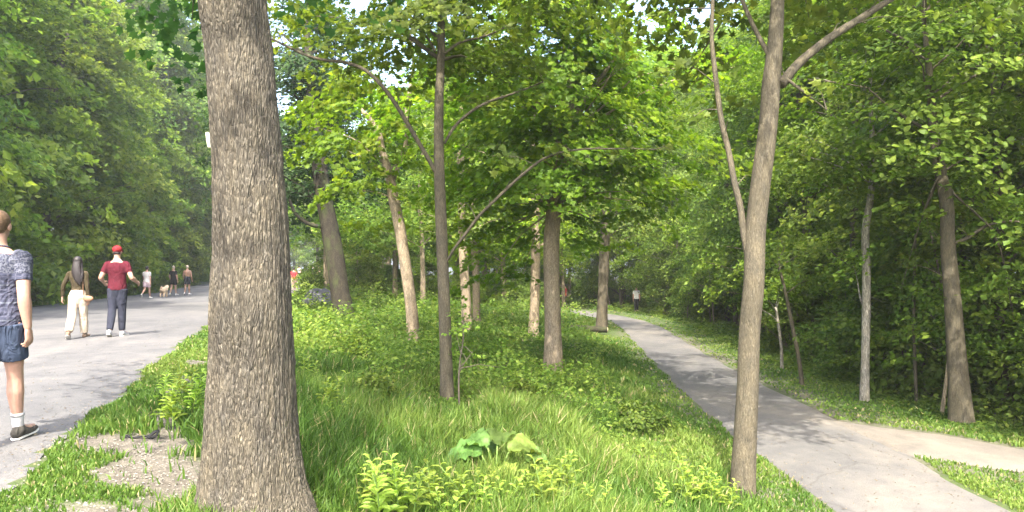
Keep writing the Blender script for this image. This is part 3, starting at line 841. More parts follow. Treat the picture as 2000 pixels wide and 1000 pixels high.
# 6 dark leaning trunk
hero("dark_tree", (672, 620, 40), [(664, 570, 37), (654, 500, 36), (643, 440, 34), (632, 380, 32), (622, 300, 28), (612, 200, 22), (600, 100, 14), (596, 20, 6)], None,
     'dark mossy leaning trunk beside a grey boulder near the road', M_BARKD,
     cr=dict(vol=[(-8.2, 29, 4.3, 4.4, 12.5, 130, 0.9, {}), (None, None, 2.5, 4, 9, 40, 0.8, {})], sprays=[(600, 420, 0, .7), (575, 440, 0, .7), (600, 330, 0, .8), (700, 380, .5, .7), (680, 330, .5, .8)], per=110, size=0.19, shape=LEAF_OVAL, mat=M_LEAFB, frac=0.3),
     branches=[[(640, 440, 14, 0), (610, 440, 11, -.3), (580, 420, 9, -.6), (565, 390, 6, -.8)]], seed=16)
# 7-9 further trunks
for nm, base, pts, lab, bark, mat, sd_ in [
    ("slim_tree", (912, 648, 21), [(910, 580, 19), (905, 500, 18), (903, 420, 17), (900, 300, 14), (905, 150, 8)], 'slim brown trunk, left one of a close pair behind the middle grass', M_BARKP, M_LEAF, 21),
    ("slim_tree", (931, 632, 15), [(930, 560, 14), (927, 480, 16), (924, 430, 16), (915, 300, 12), (918, 180, 6)], 'slim pale trunk, right one of a close pair behind the middle grass', M_BARKP, M_LEAF, 22),
    ("slim_tree", (1042, 656, 20), [(1044, 600, 19), (1046, 520, 18), (1046, 420, 16), (1040, 300, 12), (1050, 180, 6)], 'slim tan trunk just left of and behind the layered maple trunk', M_BARKP, M_LEAFY, 23),
    ("bend_tree", (1175, 645, 23), [(1177, 590, 20), (1179, 530, 20), (1181, 480, 19), (1184, 400, 17), (1190, 300, 14), (1190, 180, 8)], 'brown trunk beside the bend of the footpath', M_BARK2, M_LEAFD, 24),
    ("far_tree", (826, 600, 11), [(826, 540, 10), (824, 470, 9), (820, 380, 8), (825, 300, 5)], 'thin pale trunk far back between the leaning and the straight trunk', M_BARKP, M_LEAF, 25),
    ("far_tree", (759, 556, 11), [(758, 510, 11), (756, 470, 10), (750, 400, 9), (755, 330, 5)], 'short thin pale trunk far back left of the leaning trunk', M_BARKP, M_LEAF, 26),
    ("far_tree", (947, 598, 13), [(946, 540, 12), (944, 470, 11), (940, 400, 9), (945, 330, 5)], 'thin pale trunk far back, right of the close pair', M_BARKP, M_LEAF, 27)]:
    X0, Y0, Z0 = hit(base[0], base[1])
    top = at(0, pts[-1][1], Y0)[2]
    hero(nm, base, pts, None, lab, bark, cr=dict(vol=[(None, None, 2.6, Z0 + 3.3, top + 1.0, 60, 0.75, {})], per=85, size=0.17, shape=LEAF_OVAL, mat=mat, frac=0.3), seed=sd_, segs=12, step=0.2)
# right wood: the trunks one can see
hero("wood_tree", (1877, 828, 44), [(px_, py_, w_ * 0.82) for px_, py_, w_ in [(1872, 740, 44), (1864, 640, 38), (1858, 560, 36), (1852, 480, 32), (1846, 400, 30), (1838, 320, 26), (1826, 255, 22), (1810, 150, 16), (1800, 20, 8)]], None,
     'stout reddish brown trunk at the front of the shady right wood', M_BARK2,
     cr=dict(vol=[(None, None, 2.8, 3.2, 7.5, 90, 0.6, {})], sprays=[(1900, 330, -.6, .5), (1950, 400, -.5, .5), (1980, 480, -.4, .5), (1930, 560, -.2, .45), (1980, 620, 0, .5), (1790, 330, -.6, .5), (1800, 420, -.3, .4), (1750, 400, .2, .45), (1870, 290, -.9, .5), (1760, 560, .6, .4), (1800, 640, .8, .45), (1930, 690, .5, .45), (1760, 700, 1, .4)], per=100, size=0.12, shape=LEAF_OVAL, mat=M_LEAF, frac=0.3),
     branches=[[(1852, 480, 10, 0), (1885, 468, 10, -.1), (1915, 445, 8, -.2), (1960, 432, 6, -.3), (2010, 436, 4, -.3)]], seed=31, segs=18, step=0.1)
hero("white_tree", (1688, 783, 18), [(1690, 700, 15), (1692, 600, 16), (1692, 520, 15), (1692, 450, 14), (1698, 380, 12), (1705, 300, 10), (1700, 180, 7)], None,
     'thin white barked trunk at the front of the shady right wood', M_BIRCH,
     cr=dict(vol=[(None, None, 1.8, 3.0, 6.0, 50, 0.5, {})], sprays=[(1550, 430, -.4, .35), (1580, 470, -.5, .35), (1600, 400, -.3, .4), (1540, 500, -.3, .35), (1650, 400, -.3, .4), (1640, 450, -.4, .3), (1710, 380, -.4, .4), (1740, 440, -.3, .4), (1640, 620, .4, .4), (1590, 660, .6, .4), (1720, 660, .2, .35), (1650, 700, .6, .4)], per=90, size=0.11, shape=LEAF_OVAL, mat=M_LEAF, frac=0.3),
     branches=[[(1690, 610, 5, 0), (1680, 580, 4, .1), (1675, 550, 3, .2)]], seed=32, segs=12, step=0.1)
for base, pts, lab, bk in [((1566, 752, 9), [(1560, 700, 8), (1548, 640, 8), (1536, 580, 7), (1522, 520, 5)], 'thin brown leaning stem at the edge of right wood, near the forked tree', M_BARK2),
                       ((1527, 720, 7), [(1526, 680, 6), (1521, 640, 6), (1515, 600, 5)], 'short thin pale stem at the edge of right wood, closest to the forked tree', M_BIRCH),
                       ((1840, 812, 8), [(1848, 740, 6), (1856, 660, 5), (1852, 560, 4), (1850, 480, 3)], 'thin pale stem just left of the stout reddish trunk', M_BARKP),
                       ((1790, 790, 6), [(1785, 640, 6), (1786, 520, 5), (1790, 420, 4)], 'thin grey vertical stem between the white trunk and the stout one', M_BARK2)]:
    X0, Y0, Z0 = hit(base[0], base[1])
    hero("wood_sapling", base, pts, None, lab, bk, cr=dict(vol=[(None, None, 0.8, at(0, pts[-1][1], Y0)[2] - .4, at(0, pts[-1][1], Y0)[2] + .8, 10, 0.35, {})], per=60, size=0.10, shape=LEAF_OVAL, mat=M_LEAF, frac=0.4), seed=int(base[0]), segs=8, step=0.1)
# sapling in the grass
hero("grass_sapling", (897, 800, 4), [(896, 740, 3.5), (899, 700, 3), (905, 660, 2.5), (903, 600, 2)], None, 'thin dark sapling stem standing in the grass right of the arching tree', M_TWIG,
     cr=dict(vol=[(None, None, 0.35, 0.0, 1.1, 8, 0.14, {})], per=14, size=0.07, shape=LEAF_OVAL, mat=M_LEAF, frac=0.8),
     branches=[[(897, 720, 2.5, 0), (912, 700, 2, 0), (922, 690, 1.5, 0)], [(900, 690, 2, 0), (893, 660, 1.5, 0), (888, 640, 1.2, 0)]], seed=33, segs=6, step=0.1)

# ------------------------------------------------------------------ grass and ground cover
rng = np.random.default_rng(7)
BASES = [hit(*b)[:2] for b in ((808, 675), (873, 782), (1080, 730), (672, 620), (912, 648), (931, 632), (1042, 656), (1175, 645), (632, 612), (1215, 862), (1270, 868))]
def near_base(x, y, k=0.25):
    f = np.ones_like(x)
    for (bx, by) in BASES:
        w = 0.35 + 0.02 * by
        # the plants stay low round each trunk, mostly on the side people pass
        d = np.hypot((x - bx) / w, (y - by + w * 0.9) / (w * 2.2))
        f = np.minimum(f, k + (1 - k) * ss(0.6, 1.3, d))
    return f
def sample_ground(n, ymin, ymax, k=1.0, wide=1.1):
    # even spread with more, smaller blades where the camera stands close
    u = rng.uniform(0, 1, n)
    y = ymin * (ymax / ymin) ** u
    x = rng.uniform(-0.75, 0.78, n) * y * wide + rng.normal(size=n) * 0.2
    return x, y
def grass_height(x, y):
    s = x - road_r(y); q = path_l(y) - x; e = x - path_r(y)
    mid = ss(0.5, 2.0, s) * ss(0.3, 1.9, q)
    n = vnoise(x * 1.1, y * 1.1, seed=31)
    h = 0.055 + mid * (0.13 + 0.19 * n)
    # lush tuft patch beside the trodden track
    h = h + 0.14 * ss(1.3, 0.4, np.hypot((x + 3.15) / 0.8, (y - 7.6) / 1.8))
    h = h * np.where(y < 4.8, 0.8, 1)
    h = np.where(e > 0, 0.05 + 0.1 * ss(1.0, 2.5, e) * n, h)
    h = np.where(x < road_l(y), 0.15, h) * near_base(x, y)
    return h
def blades(n, ymin, ymax, wmul, name_mb):
    x, y = sample_ground(n, ymin, ymax)
    bare = np.maximum(dirt_mask(x, y), litter_mask(x, y) * 0.85)
    edge = 0.05 * (vnoise(x * 5, y * 5, seed=71) + vnoise(x * 14, y * 14, seed=72) - 1)
    keep = ~on_paved(x, y, 0) & ~on_paved(x, y, 0.04 + edge) & (rng.uniform(0, 1, n) > bare * 0.985) & (y < 70)
    x, y = x[keep], y[keep]
    n = len(x)
    h = grass_height(x, y) * rng.uniform(0.45, 1.25, n)
    z = ground(x, y)
    wd = np.clip(0.0022 + 0.0009 * y, 0, 0.03) * wmul * rng.uniform(0.7, 1.4, n)
    th = rng.uniform(0, 2 * math.pi, n)
    lean = rng.uniform(0.05, 0.75, n) * h
    la = rng.uniform(0, 2 * math.pi, n)
    s = np.stack([np.cos(th), np.sin(th), 0 * th], 1) * wd[:, None]
    b = np.stack([x, y, z - 0.01], 1)
    l = np.stack([np.cos(la), np.sin(la), 0 * la], 1) * lean[:, None]
    up = np.stack([0 * h, 0 * h, h], 1)
    m = b + up * 0.55 + l * 0.3
    tip = b + up * np.sqrt(np.clip(1 - (lean / h) ** 2 * 0.6, 0.2, 1))[:, None] + l
    V = np.stack([b - s, b + s, m + s * 0.8, m - s * 0.8, tip], 1)
    idx = np.arange(n)[:, None] * 5
    tint = np.clip(0.5 + (vnoise(x * 0.8, y * 0.8, seed=41) - 0.5) * 0.9 + rng.normal(size=n) * 0.2, 0, 0.92)
    tint = np.where(rng.uniform(0, 1, n) < 0.045, 1.0, tint)
    base = name_mb.n
    name_mb.add(V.reshape(-1, 3), idx + np.array([[0, 1, 2, 3]]), tint)
    name_mb.f.append(idx + np.array([[3, 2, 4]]) + base); name_mb.t.append(tint)
gmb = MB()
blades(330000, 2.9, 12, 1.0, gmb)
blades(210000, 9, 34, 1.25, gmb)
blades(50000, 28, 68, 1.6, gmb)
tag(gmb.build("grass", M_GRASS, smooth=False), 'lush green grass covering the strip and the verges', 'grass', kind='stuff')

# broad-leaved ground cover among the trunks
x, y = sample_ground(150000, 6.0, 50)
s = x - road_r(y); q = path_l(y) - x
b2 = np.where(y > 38, 8 - x, q)
n0 = vnoise(x * 0.55, y * 0.55, seed=51); n1 = vnoise(x * 1.7, y * 1.7, seed=52)
cov = ss(0.8, 2.0, s) * ss(0.9, 2.4, b2) * ss(8.2, 13, y + (n0 - 0.5) * 5) * (1 - 0.75 * ss(1.2, 2.6, x) * (y < 14))
hh = (0.08 + 1.05 * n0 * n1 * 1.6) * cov * near_base(x, y, 0.1)
keep = (rng.uniform(0, 1, len(x)) < cov * (0.25 + 1.1 * ss(0.3, 0.6, n0 * 0.5 + n1 * 0.5))) & ~on_paved(x, y, 0.1)
x, y, hh, n0, n1 = x[keep], y[keep], hh[keep], n0[keep], n1[keep]
z = ground(x, y) + 0.04 + hh * rng.uniform(0.25, 1, len(x)) ** 0.6
Nn = np.stack([rng.normal(size=len(x)) * 0.5, rng.normal(size=len(x)) * 0.5 - 0.15, np.ones(len(x))], 1)
mb = MB()
add_leaves(mb, np.stack([x, y, z], 1), Nn, np.clip(0.030 + 0.0030 * y, 0.04, 0.13) * rng.uniform(0.6, 1.4, len(x)), rng, LEAF_DIAM,
           np.clip(0.35 + (n0 - 0.4) * 1.1 + rng.normal(size=len(x)) * 0.2, 0, 1))
tag(mb.build("ground_cover", M_WEED, smooth=False), 'bright green leafy undergrowth spreading between the trunks', 'undergrowth', kind='stuff')
# litter and low plants on the floor of the right wood
n = 60000
y = 4 * (60 / 4) ** rng.uniform(0, 1, n)
x = wood_x(y) - 0.6 + rng.uniform(0, 1, n) ** 1.5 * 12
z = ground(x, y) + rng.uniform(0, 1, n) * 0.55 * vnoise(x, y, seed=61) ** 1.2 * ss(-.6, .8, x - wood_x(y)) + 0.03
ok = ~on_paved(x, y, 0.15)
x, y, z = x[ok], y[ok], z[ok]; n = len(x)
mb = MB()
add_leaves(mb, np.stack([x, y, z], 1), np.stack([rng.normal(size=n) * 0.5, rng.normal(size=n) * 0.5, np.ones(n)], 1), 0.05 + 0.0035 * y * rng.uniform(0.6, 1.4, n), rng, LEAF_DIAM, np.clip(rng.normal(size=n) * 0.25 + 0.4, 0, 1))
tag(mb.build("wood_undergrowth", M_LEAFD, smooth=False), 'low dark green undergrowth on the floor of the right wood', 'undergrowth', kind='stuff')
# pebbles and crumbs on the trodden earth
n = 9000
y = 3.3 + rng.uniform(0, 1, n) ** 1.2 * 8; x = road_r(y) + rng.uniform(-0.15, 2.2, n)
dm = dirt_mask(x, y)
ok = (rng.uniform(0, 1, n) < dm + 0.05)
x, y = x[ok], y[ok]; n = len(x)
s = rng.uniform(0.004, 0.014, n)
oc = np.array([(1, 0, 0), (-0.8, 0.2, 0), (0, 1, 0.1), (0.1, -1, 0), (0, 0, 0.7), (0, 0, -0.6)])
V = np.stack([x, y, ground(x, y) + 0.003], 1)[:, None] + oc[None] * s[:, None, None] * rng.uniform(0.7, 1.3, (n, 6, 1))
fcs = np.array([(0, 2, 4), (2, 1, 4), (1, 3, 4), (3, 0, 4)])
mb = MB(); mb.add(V.reshape(-1, 3), (np.arange(n)[:, None, None] * 6 + fcs[None]).reshape(-1, 3))
tag(mb.build("pebbles", plain("pebble", (0.18, 0.165, 0.14), 0.9, 0.5, 60), smooth=False), 'small pebbles and crumbs on the trodden earth beside the road', 'pebbles', kind='stuff')

n = 5200
y = 3.2 * (30 / 3.2) ** rng.uniform(0, 1, n)
which = rng.uniform(0, 1, n)
u = rng.beta(0.45, 0.45, n)
x = np.where(which < 0.55, path_l(y) + u * (path_r(y) - path_l(y)), road_r(y) - 2.2 * rng.uniform(0, 1, n) ** 2.2)
mb = MB()
add_leaves(mb, np.stack([x, y, ground(x, y) + 0.016], 1), np.stack([rng.normal(size=n) * .15, rng.normal(size=n) * .15, np.ones(n)], 1), rng.uniform(.008, .03, n), rng, LEAF_DIAM, rng.uniform(0, 1, n))
tag(mb.build("litter", leaf_mat("dry_litter", (.05, .035, .02), (.13, .10, .06), (.24, .20, .11), trans=.1), smooth=False), 'dry leaf crumbs and grit scattered on the paving', 'leaf litter', kind='stuff')
# ------------------------------------------------------------------ plants standing out in the grass
def burdock(px, py):
    x, y, z = hit(px, py)
    rng = np.random.default_rng(3)
    root = empty("burdock_plant", (x, y, z))
    # (azimuth deg, reach, height, length, width)
    for az, rc, hg, L, W in [(178, .12, .30, .34, .24), (150, .08, .36, .26, .22), (20, .12, .32, .32, .24), (75, .05, .37, .28, .22), (-75, .10, .22, .34, .26), (110, .16, .24, .28, .22), (5, .26, .24, .22, .16)]:
        a = R(az); dr = np.array([math.cos(a), math.sin(a), 0]); sd = np.array([-dr[1], dr[0], 0])
        mb = MB(); nu, nv = 17, 13
        V = []
        for i in range(nu):
            u = i / (nu - 1)
            wdt = 1.12 * W * (math.sin(math.pi * (u * 0.86 + 0.1)) ** 0.75) * 0.5 * (1 + 0.13 * math.sin(u * 31 + az) * (u > .05))
            for j in range(nv):
                v = j / (nv - 1) * 2 - 1
                c = dr * (rc + u * L) + np.array([0, 0, hg + 0.05 * math.sin(u * 3) - 0.42 * L * u * u])
                c = c + sd * v * wdt + np.array([0, 0, 0.04 * abs(v) + 0.012 * math.sin(u * 21 + abs(v) * 9) + 0.012 * math.sin(v * 12) * u + rng.normal() * 0.004])
                c = c + np.array([0, 0, 0.38 * (c[1] - dr[1] * rc)])
                V.append(c)
        i, j = np.meshgrid(np.arange(nu - 1), np.arange(nv - 1), indexing='ij')
        mb.add(np.array(V), np.stack([i * nv + j, (i + 1) * nv + j, (i + 1) * nv + j + 1, i * nv + j + 1], -1).reshape(-1, 4), rng.uniform(0.25, 0.75) if az != -75 else 1.0)
        lf = mb.build("leaf", M_BURD, root)
        mb = MB(); tube(mb, [(0, 0, 0), dr * rc * 0.5 + np.array([0, 0, hg * 0.6]), dr * rc + np.array([0, 0, hg])], [.011, .009, .006], 6, .05)
        mb.build("leaf_stalk", M_STALK, root)
    tag(root, 'broad leaved burdock with large crinkled leaves in the front grass', 'plant')
M_STALK = plain("green_stalk", (0.16, 0.25, 0.06), 0.6, 0.2, 30)
burdock(968, 958)

def bush(px, py, Rx, H, n, per, size, mat, label, seed, ry=1.0):
    x, y, z = hit(px, py)
    rng = np.random.default_rng(seed)
    root = empty("bush", (x, y, z))
    cl = crown_clumps(rng, (0, 0), 1.0, 0.1, H, n, 0.17, profile='dome', shell=0.5)
    cl[:, 0] *= Rx; cl[:, 1] *= Rx * ry
    mb = MB()
    for c in cl[::3]:
        tube(mb, [(c[0] * .3, c[1] * .3, -.05), c[:3]], [0.008, 0.003], 4, 0.15, cap=False)
    mb.build("stems", M_TWIG, root)
    crown(rng, cl, per, size, LEAF_OVAL, centre=(0, 0, 0)).build("foliage", mat, root, smooth=False)
    tag(root, label, 'bush')
bush(1245, 842, 0.62, 0.40, 60, 26, 0.06, M_LEAFD, 'low dark green bush in the grass near the footpath edge', 5)
bush(1020, 800, 0.40, 0.40, 36, 26, 0.055, M_LEAFD, 'mid green low bush in the grass right of the arching tree', 6)
bush(735, 800, 0.60, 0.42, 45, 26, 0.055, M_LEAFD, 'mid green low bush between the thick trunk and the arching tree', 7)
bush(980, 735, 0.28, 0.75, 40, 26, 0.05, M_WEED, 'upright light green leafy bush among the undergrowth', 8)
bush(700, 705, 0.6, 0.55, 50, 26, 0.06, M_LEAF, 'rounded leafy bush in undergrowth right of the thick trunk', 9)

def weed(seed):
    rng = np.random.default_rng(seed)
    root = empty("weed")
    H = 0.36
    mb = MB(); lf = MB()
    for st in range(2 + seed % 2):
        bx, by = rng.normal() * 0.03, rng.normal() * 0.03
        lx, ly = rng.normal() * 0.05, rng.normal() * 0.05
        h = H * rng.uniform(0.7, 1.1)
        P = np.array([(bx, by, -0.02), (bx + lx * .3, by + ly * .3, h * .5), (bx + lx, by + ly, h)])
        tube(mb, P, [0.004, 0.0035, 0.002], 5, 0.04)
        m = 16
        u = np.linspace(0.2, 1, m)
        C = np.stack([bx + lx * u ** 1.6, by + ly * u ** 1.6, h * u], 1)
        az = np.arange(m) * 2.4 + rng.uniform(0, 6)
        dr = np.stack([np.cos(az), np.sin(az), 0 * az], 1)
        L = 0.085 * (1.25 - 0.75 * u)
        side = np.stack([-np.sin(az), np.cos(az), 0 * az], 1)
        up = np.array([0, 0, 1.0])
        for k in range(m):
            c = C[k]; w_ = L[k] * 0.28
            V = [c, c + dr[k] * L[k] * .4 + side[k] * w_ + up * L[k] * .38, c + dr[k] * L[k] * .8 + side[k] * w_ * .6 + up * L[k] * .45, c + dr[k] * L[k] * 1.05 + up * L[k] * .35,
                 c + dr[k] * L[k] * .8 - side[k] * w_ * .6 + up * L[k] * .45, c + dr[k] * L[k] * .4 - side[k] * w_ + up * L[k] * .38]
            lf.add(V, [[0, 1, 2, 3, 4, 5]], rng.uniform(0.5, 1))
    mb.build("stalk", M_STALK, root)
    lf.build("leaves", M_WEEDP, root, smooth=False)
    return root
weeds = [weed(s) for s in (1, 2, 3)]
wp = [(955, 1010), (985, 1030), (1015, 1015), (905, 1040), (870, 1050), (1100, 1005), (1085, 1045), (800, 1040), (770, 1030), (845, 1030), (740, 1050), (1060, 1040), (940, 1050), (1300, 1030), (1345, 1010), (720, 1010), (1180, 1050), (1400, 1010), (640, 830), (662, 850), (600, 760), (335, 840), (365, 800), (350, 770), (385, 830), (320, 800)]
for q, (px, py) in enumerate(wp):
    x, y, z = hit(px, py)
    o = weeds[q] if q < 3 else copy_tree(weeds[q % 3])
    o.location = (x, y, z); o.rotation_euler = (0, 0, q * 1.9); s = rs.uniform(1.0, 1.6); o.scale = (s, s, s)
    tag(o, 'light green upright weed sprouting out of the front grass', 'weed', 'upright weeds in the front grass')

# boulder, strap, signs
def rock(name, px, py, sx, sy, sz, label, mat, seed, cat='rock'):
    x, y, z = hit(px, py)
    mb = MB()
    nu, nv = 24, 14
    V = []
    for i in range(nv + 1):
        ph = math.pi * i / nv
        for j in range(nu):
            th = 2 * math.pi * j / nu
            d = np.array([math.sin(ph) * math.cos(th), math.sin(ph) * math.sin(th), math.cos(ph)])
            k = 1 + 0.5 * (vnoise(d[:1] * 1.5 + 5, d[1:2] * 1.5 + 5, d[2:] * 1.5 + 5, seed=seed)[0] - 0.5) + 0.12 * (vnoise(d[:1] * 6 + 5, d[1:2] * 6 + 5, d[2:] * 6 + 5, seed=seed)[0] - 0.5)
            V.append(d * k * np.array([sx, sy, sz]))
    i, j = np.meshgrid(np.arange(nv), np.arange(nu), indexing='ij')
    mb.add(np.array(V), np.stack([i * nu + j, (i + 1) * nu + j, (i + 1) * nu + (j + 1) % nu, i * nu + (j + 1) % nu], -1).reshape(-1, 4))
    o = mb.build(name, mat)
    o.location = (x, y, z + sz * 0.35)
    tag(o, label, cat)
    return o
M_ROCK = plain("grey_rock", (0.11, 0.11, 0.125), 0.8, 0.4, 6, 0.3, 0.5)
rock("boulder", 628, 603, 0.75, 0.6, 0.62, 'dark grey boulder beside the dark leaning trunk', M_ROCK, 3)
# fallen log at the bend
x, y, z = hit(1130, 650)
root = empty("fallen_log", (x, y, z))
mb = MB(); tube(mb, [(-1.0, 0.1, 0.12), (-0.2, 0, 0.16), (0.7, -0.1, 0.14), (1.1, -.12, .12)], [.13, .15, .13, .11], 12, .1, trunk_disp(5, .1, .04)); mb.build("log", M_BARKD, root)
mb = MB(); tube(mb, [(1.10, -.12, .12), (1.125, -.122, .119)], [.1, .1], 12); mb.build("cut_end", plain("cut_wood", (.45, .36, .22)), root)
tag(root, 'dark fallen log lying in the undergrowth beside the footpath bend', 'log')
# black strap dropped on the trodden earth
x, y, z = hit(275, 858)
mb = MB()
tube(mb, [(-.125, -.03, .012), (-.10, -.015, .03), (-.07, -.02, .015), (0, 0, .018), (.06, .02, .022), (.10, .035, .05), (.125, .04, .06), (.13, .01, .03), (.09, .0, .01), (.05, .005, .012)],
     [.010, .014, .012, .013, .014, .015, .013, .012, .012, .008], 8, .01, ry=[.005, .006, .006, .007, .007, .008, .007, .006, .006, .005])
o = mb.build("strap", plain("black_webbing", (.012, .012, .013), .6)); o.location = (x, y, z); tag(o, 'black strap dropped on the bare earth beside the tall grass', 'strap')
# pale tag on the far side of the thick trunk
px0 = at(411, 275, D1)
mb = MB()
cx, cy = at(478, 275, D1)[0], D1
V = []
for zz, w0 in ((0.055, .030), (0.04, .036), (-0.03, .034), (-.055, .026)):
    for (a, b) in ((-1, -1), (1, -1), (1, 1), (-1, 1)):
        V.append((a * w0 * .36 - zz * .12, b * .010, zz * .85))
fs = [[0, 3, 2, 1], [12, 13, 14, 15]] + [[r * 4 + c, r * 4 + (c + 1) % 4, (r + 1) * 4 + (c + 1) % 4, (r + 1) * 4 + c][::-1] for r in range(3) for c in range(4)]
mb.add(V, fs)
o = mb.build("trunk_tag", plain("cream_plastic", (.42, .41, .33), .5, .08), smooth=False)
o.location = (px0[0] + 0.004, D1 - 0.03, px0[2]); o.rotation_euler = (0, 0, R(-8))
tag(o, 'small cream tag fixed to the left side of the thick trunk', 'tag')

# ------------------------------------------------------------------ people
def skin(name, c): 
    m, t, p = new_mat(name)
    a = noise(t, coords(t), 25, 3)
    t.links.new(ramp(t, a, [(0.3, tuple(x * .88 for x in c)), (0.7, tuple(min(1, x * 1.1) for x in c))]), p.inputs["Base Color"])
    p.inputs["Roughness"].default_value = 0.55
    p.inputs["Subsurface Weight"].default_value = 0.08
    p.inputs["Subsurface Radius"].default_value = (.02, .008, .004)
    return m
M_SKIN = skin("skin_light", (0.40, 0.235, 0.17))
M_SKIN2 = skin("skin_tan", (0.34, 0.20, 0.14))
def cloth(name, c, var=0.15):
    m = plain(name, c, 0.9, var, 14, 0.1)
    t = m.node_tree; p = t.nodes["Principled BSDF"]
    f = noise(t, coords(t, (1, 1, 0.45), (0.3, 0.2, 0)), 11, 2, 0.5, 1.5)
    bump(t, p, f, 1.0, 0.035)
    return m

def rotx(v, a):  # pitch forward/back about X
    c, s = math.cos(a), math.sin(a)
    return np.array([v[0], v[1] * c - v[2] * s, v[1] * s + v[2] * c])

def fuse(mb, name, mat, parent, vox, smooth=4):
    me = mb.mesh(name)
    me.materials.append(mat)
    o = bpy.data.objects.new(name, me); COL.objects.link(o)
    r = o.modifiers.new("r", 'REMESH'); r.mode = 'VOXEL'; r.voxel_size = vox; r.use_smooth_shade = True
    sm = o.modifiers.new("s", 'SMOOTH'); sm.iterations = smooth; sm.factor = 0.5
    dg = bpy.context.evaluated_depsgraph_get()
    ne = bpy.data.meshes.new_from_object(o.evaluated_get(dg))
    o.modifiers.clear()
    o.data = ne
    ne.polygons.foreach_set("use_smooth", np.full(len(ne.polygons), True))
    if not ne.materials: ne.materials.append(mat)
    bpy.data.meshes.remove(me)
    o.parent = parent
    return o

def blob(mb, c, r, n=12):
    """closed ellipsoid"""
    c = np.asarray(c, float); r = np.asarray(r, float) * np.ones(3)
    k = np.linspace(-1, 1, n + 1); k = np.sin(k * math.pi / 2)
    k[0] += 0.0008; k[-1] -= 0.0008
    rad = np.sqrt(np.clip(1 - k ** 2, 1e-4, 1))
    P = np.array([(c[0], c[1], c[2] + q * r[2]) for q in k])
    tube(mb, P, rad * r[0], 16, ry=rad * r[1])

def capsule(mb, pts, rad, segs=12, step=None, ry=None, side=(1, 0.01, 0)):
    """tube with rounded ends"""
    pts = np.asarray(pts, float); rad = np.asarray(rad, float)
    ry_ = rad if ry is None else np.asarray(ry, float)
    a = pts[0] - pts[1]; a /= np.linalg.norm(a)
    b = pts[-1] - pts[-2]; b /= np.linalg.norm(b)
    P = [pts[0] + a * rad[0] * 0.75, pts[0] + a * rad[0] * 0.45] + list(pts) + [pts[-1] + b * rad[-1] * 0.45, pts[-1] + b * rad[-1] * 0.75]
    rr = [rad[0] * .25, rad[0] * .8] + list(rad) + [rad[-1] * .8, rad[-1] * .25]
    r2 = [ry_[0] * .25, ry_[0] * .8] + list(ry_) + [ry_[-1] * .8, ry_[-1] * .25]
    tube(mb, P, rr, segs, step, ry=r2, side=side)

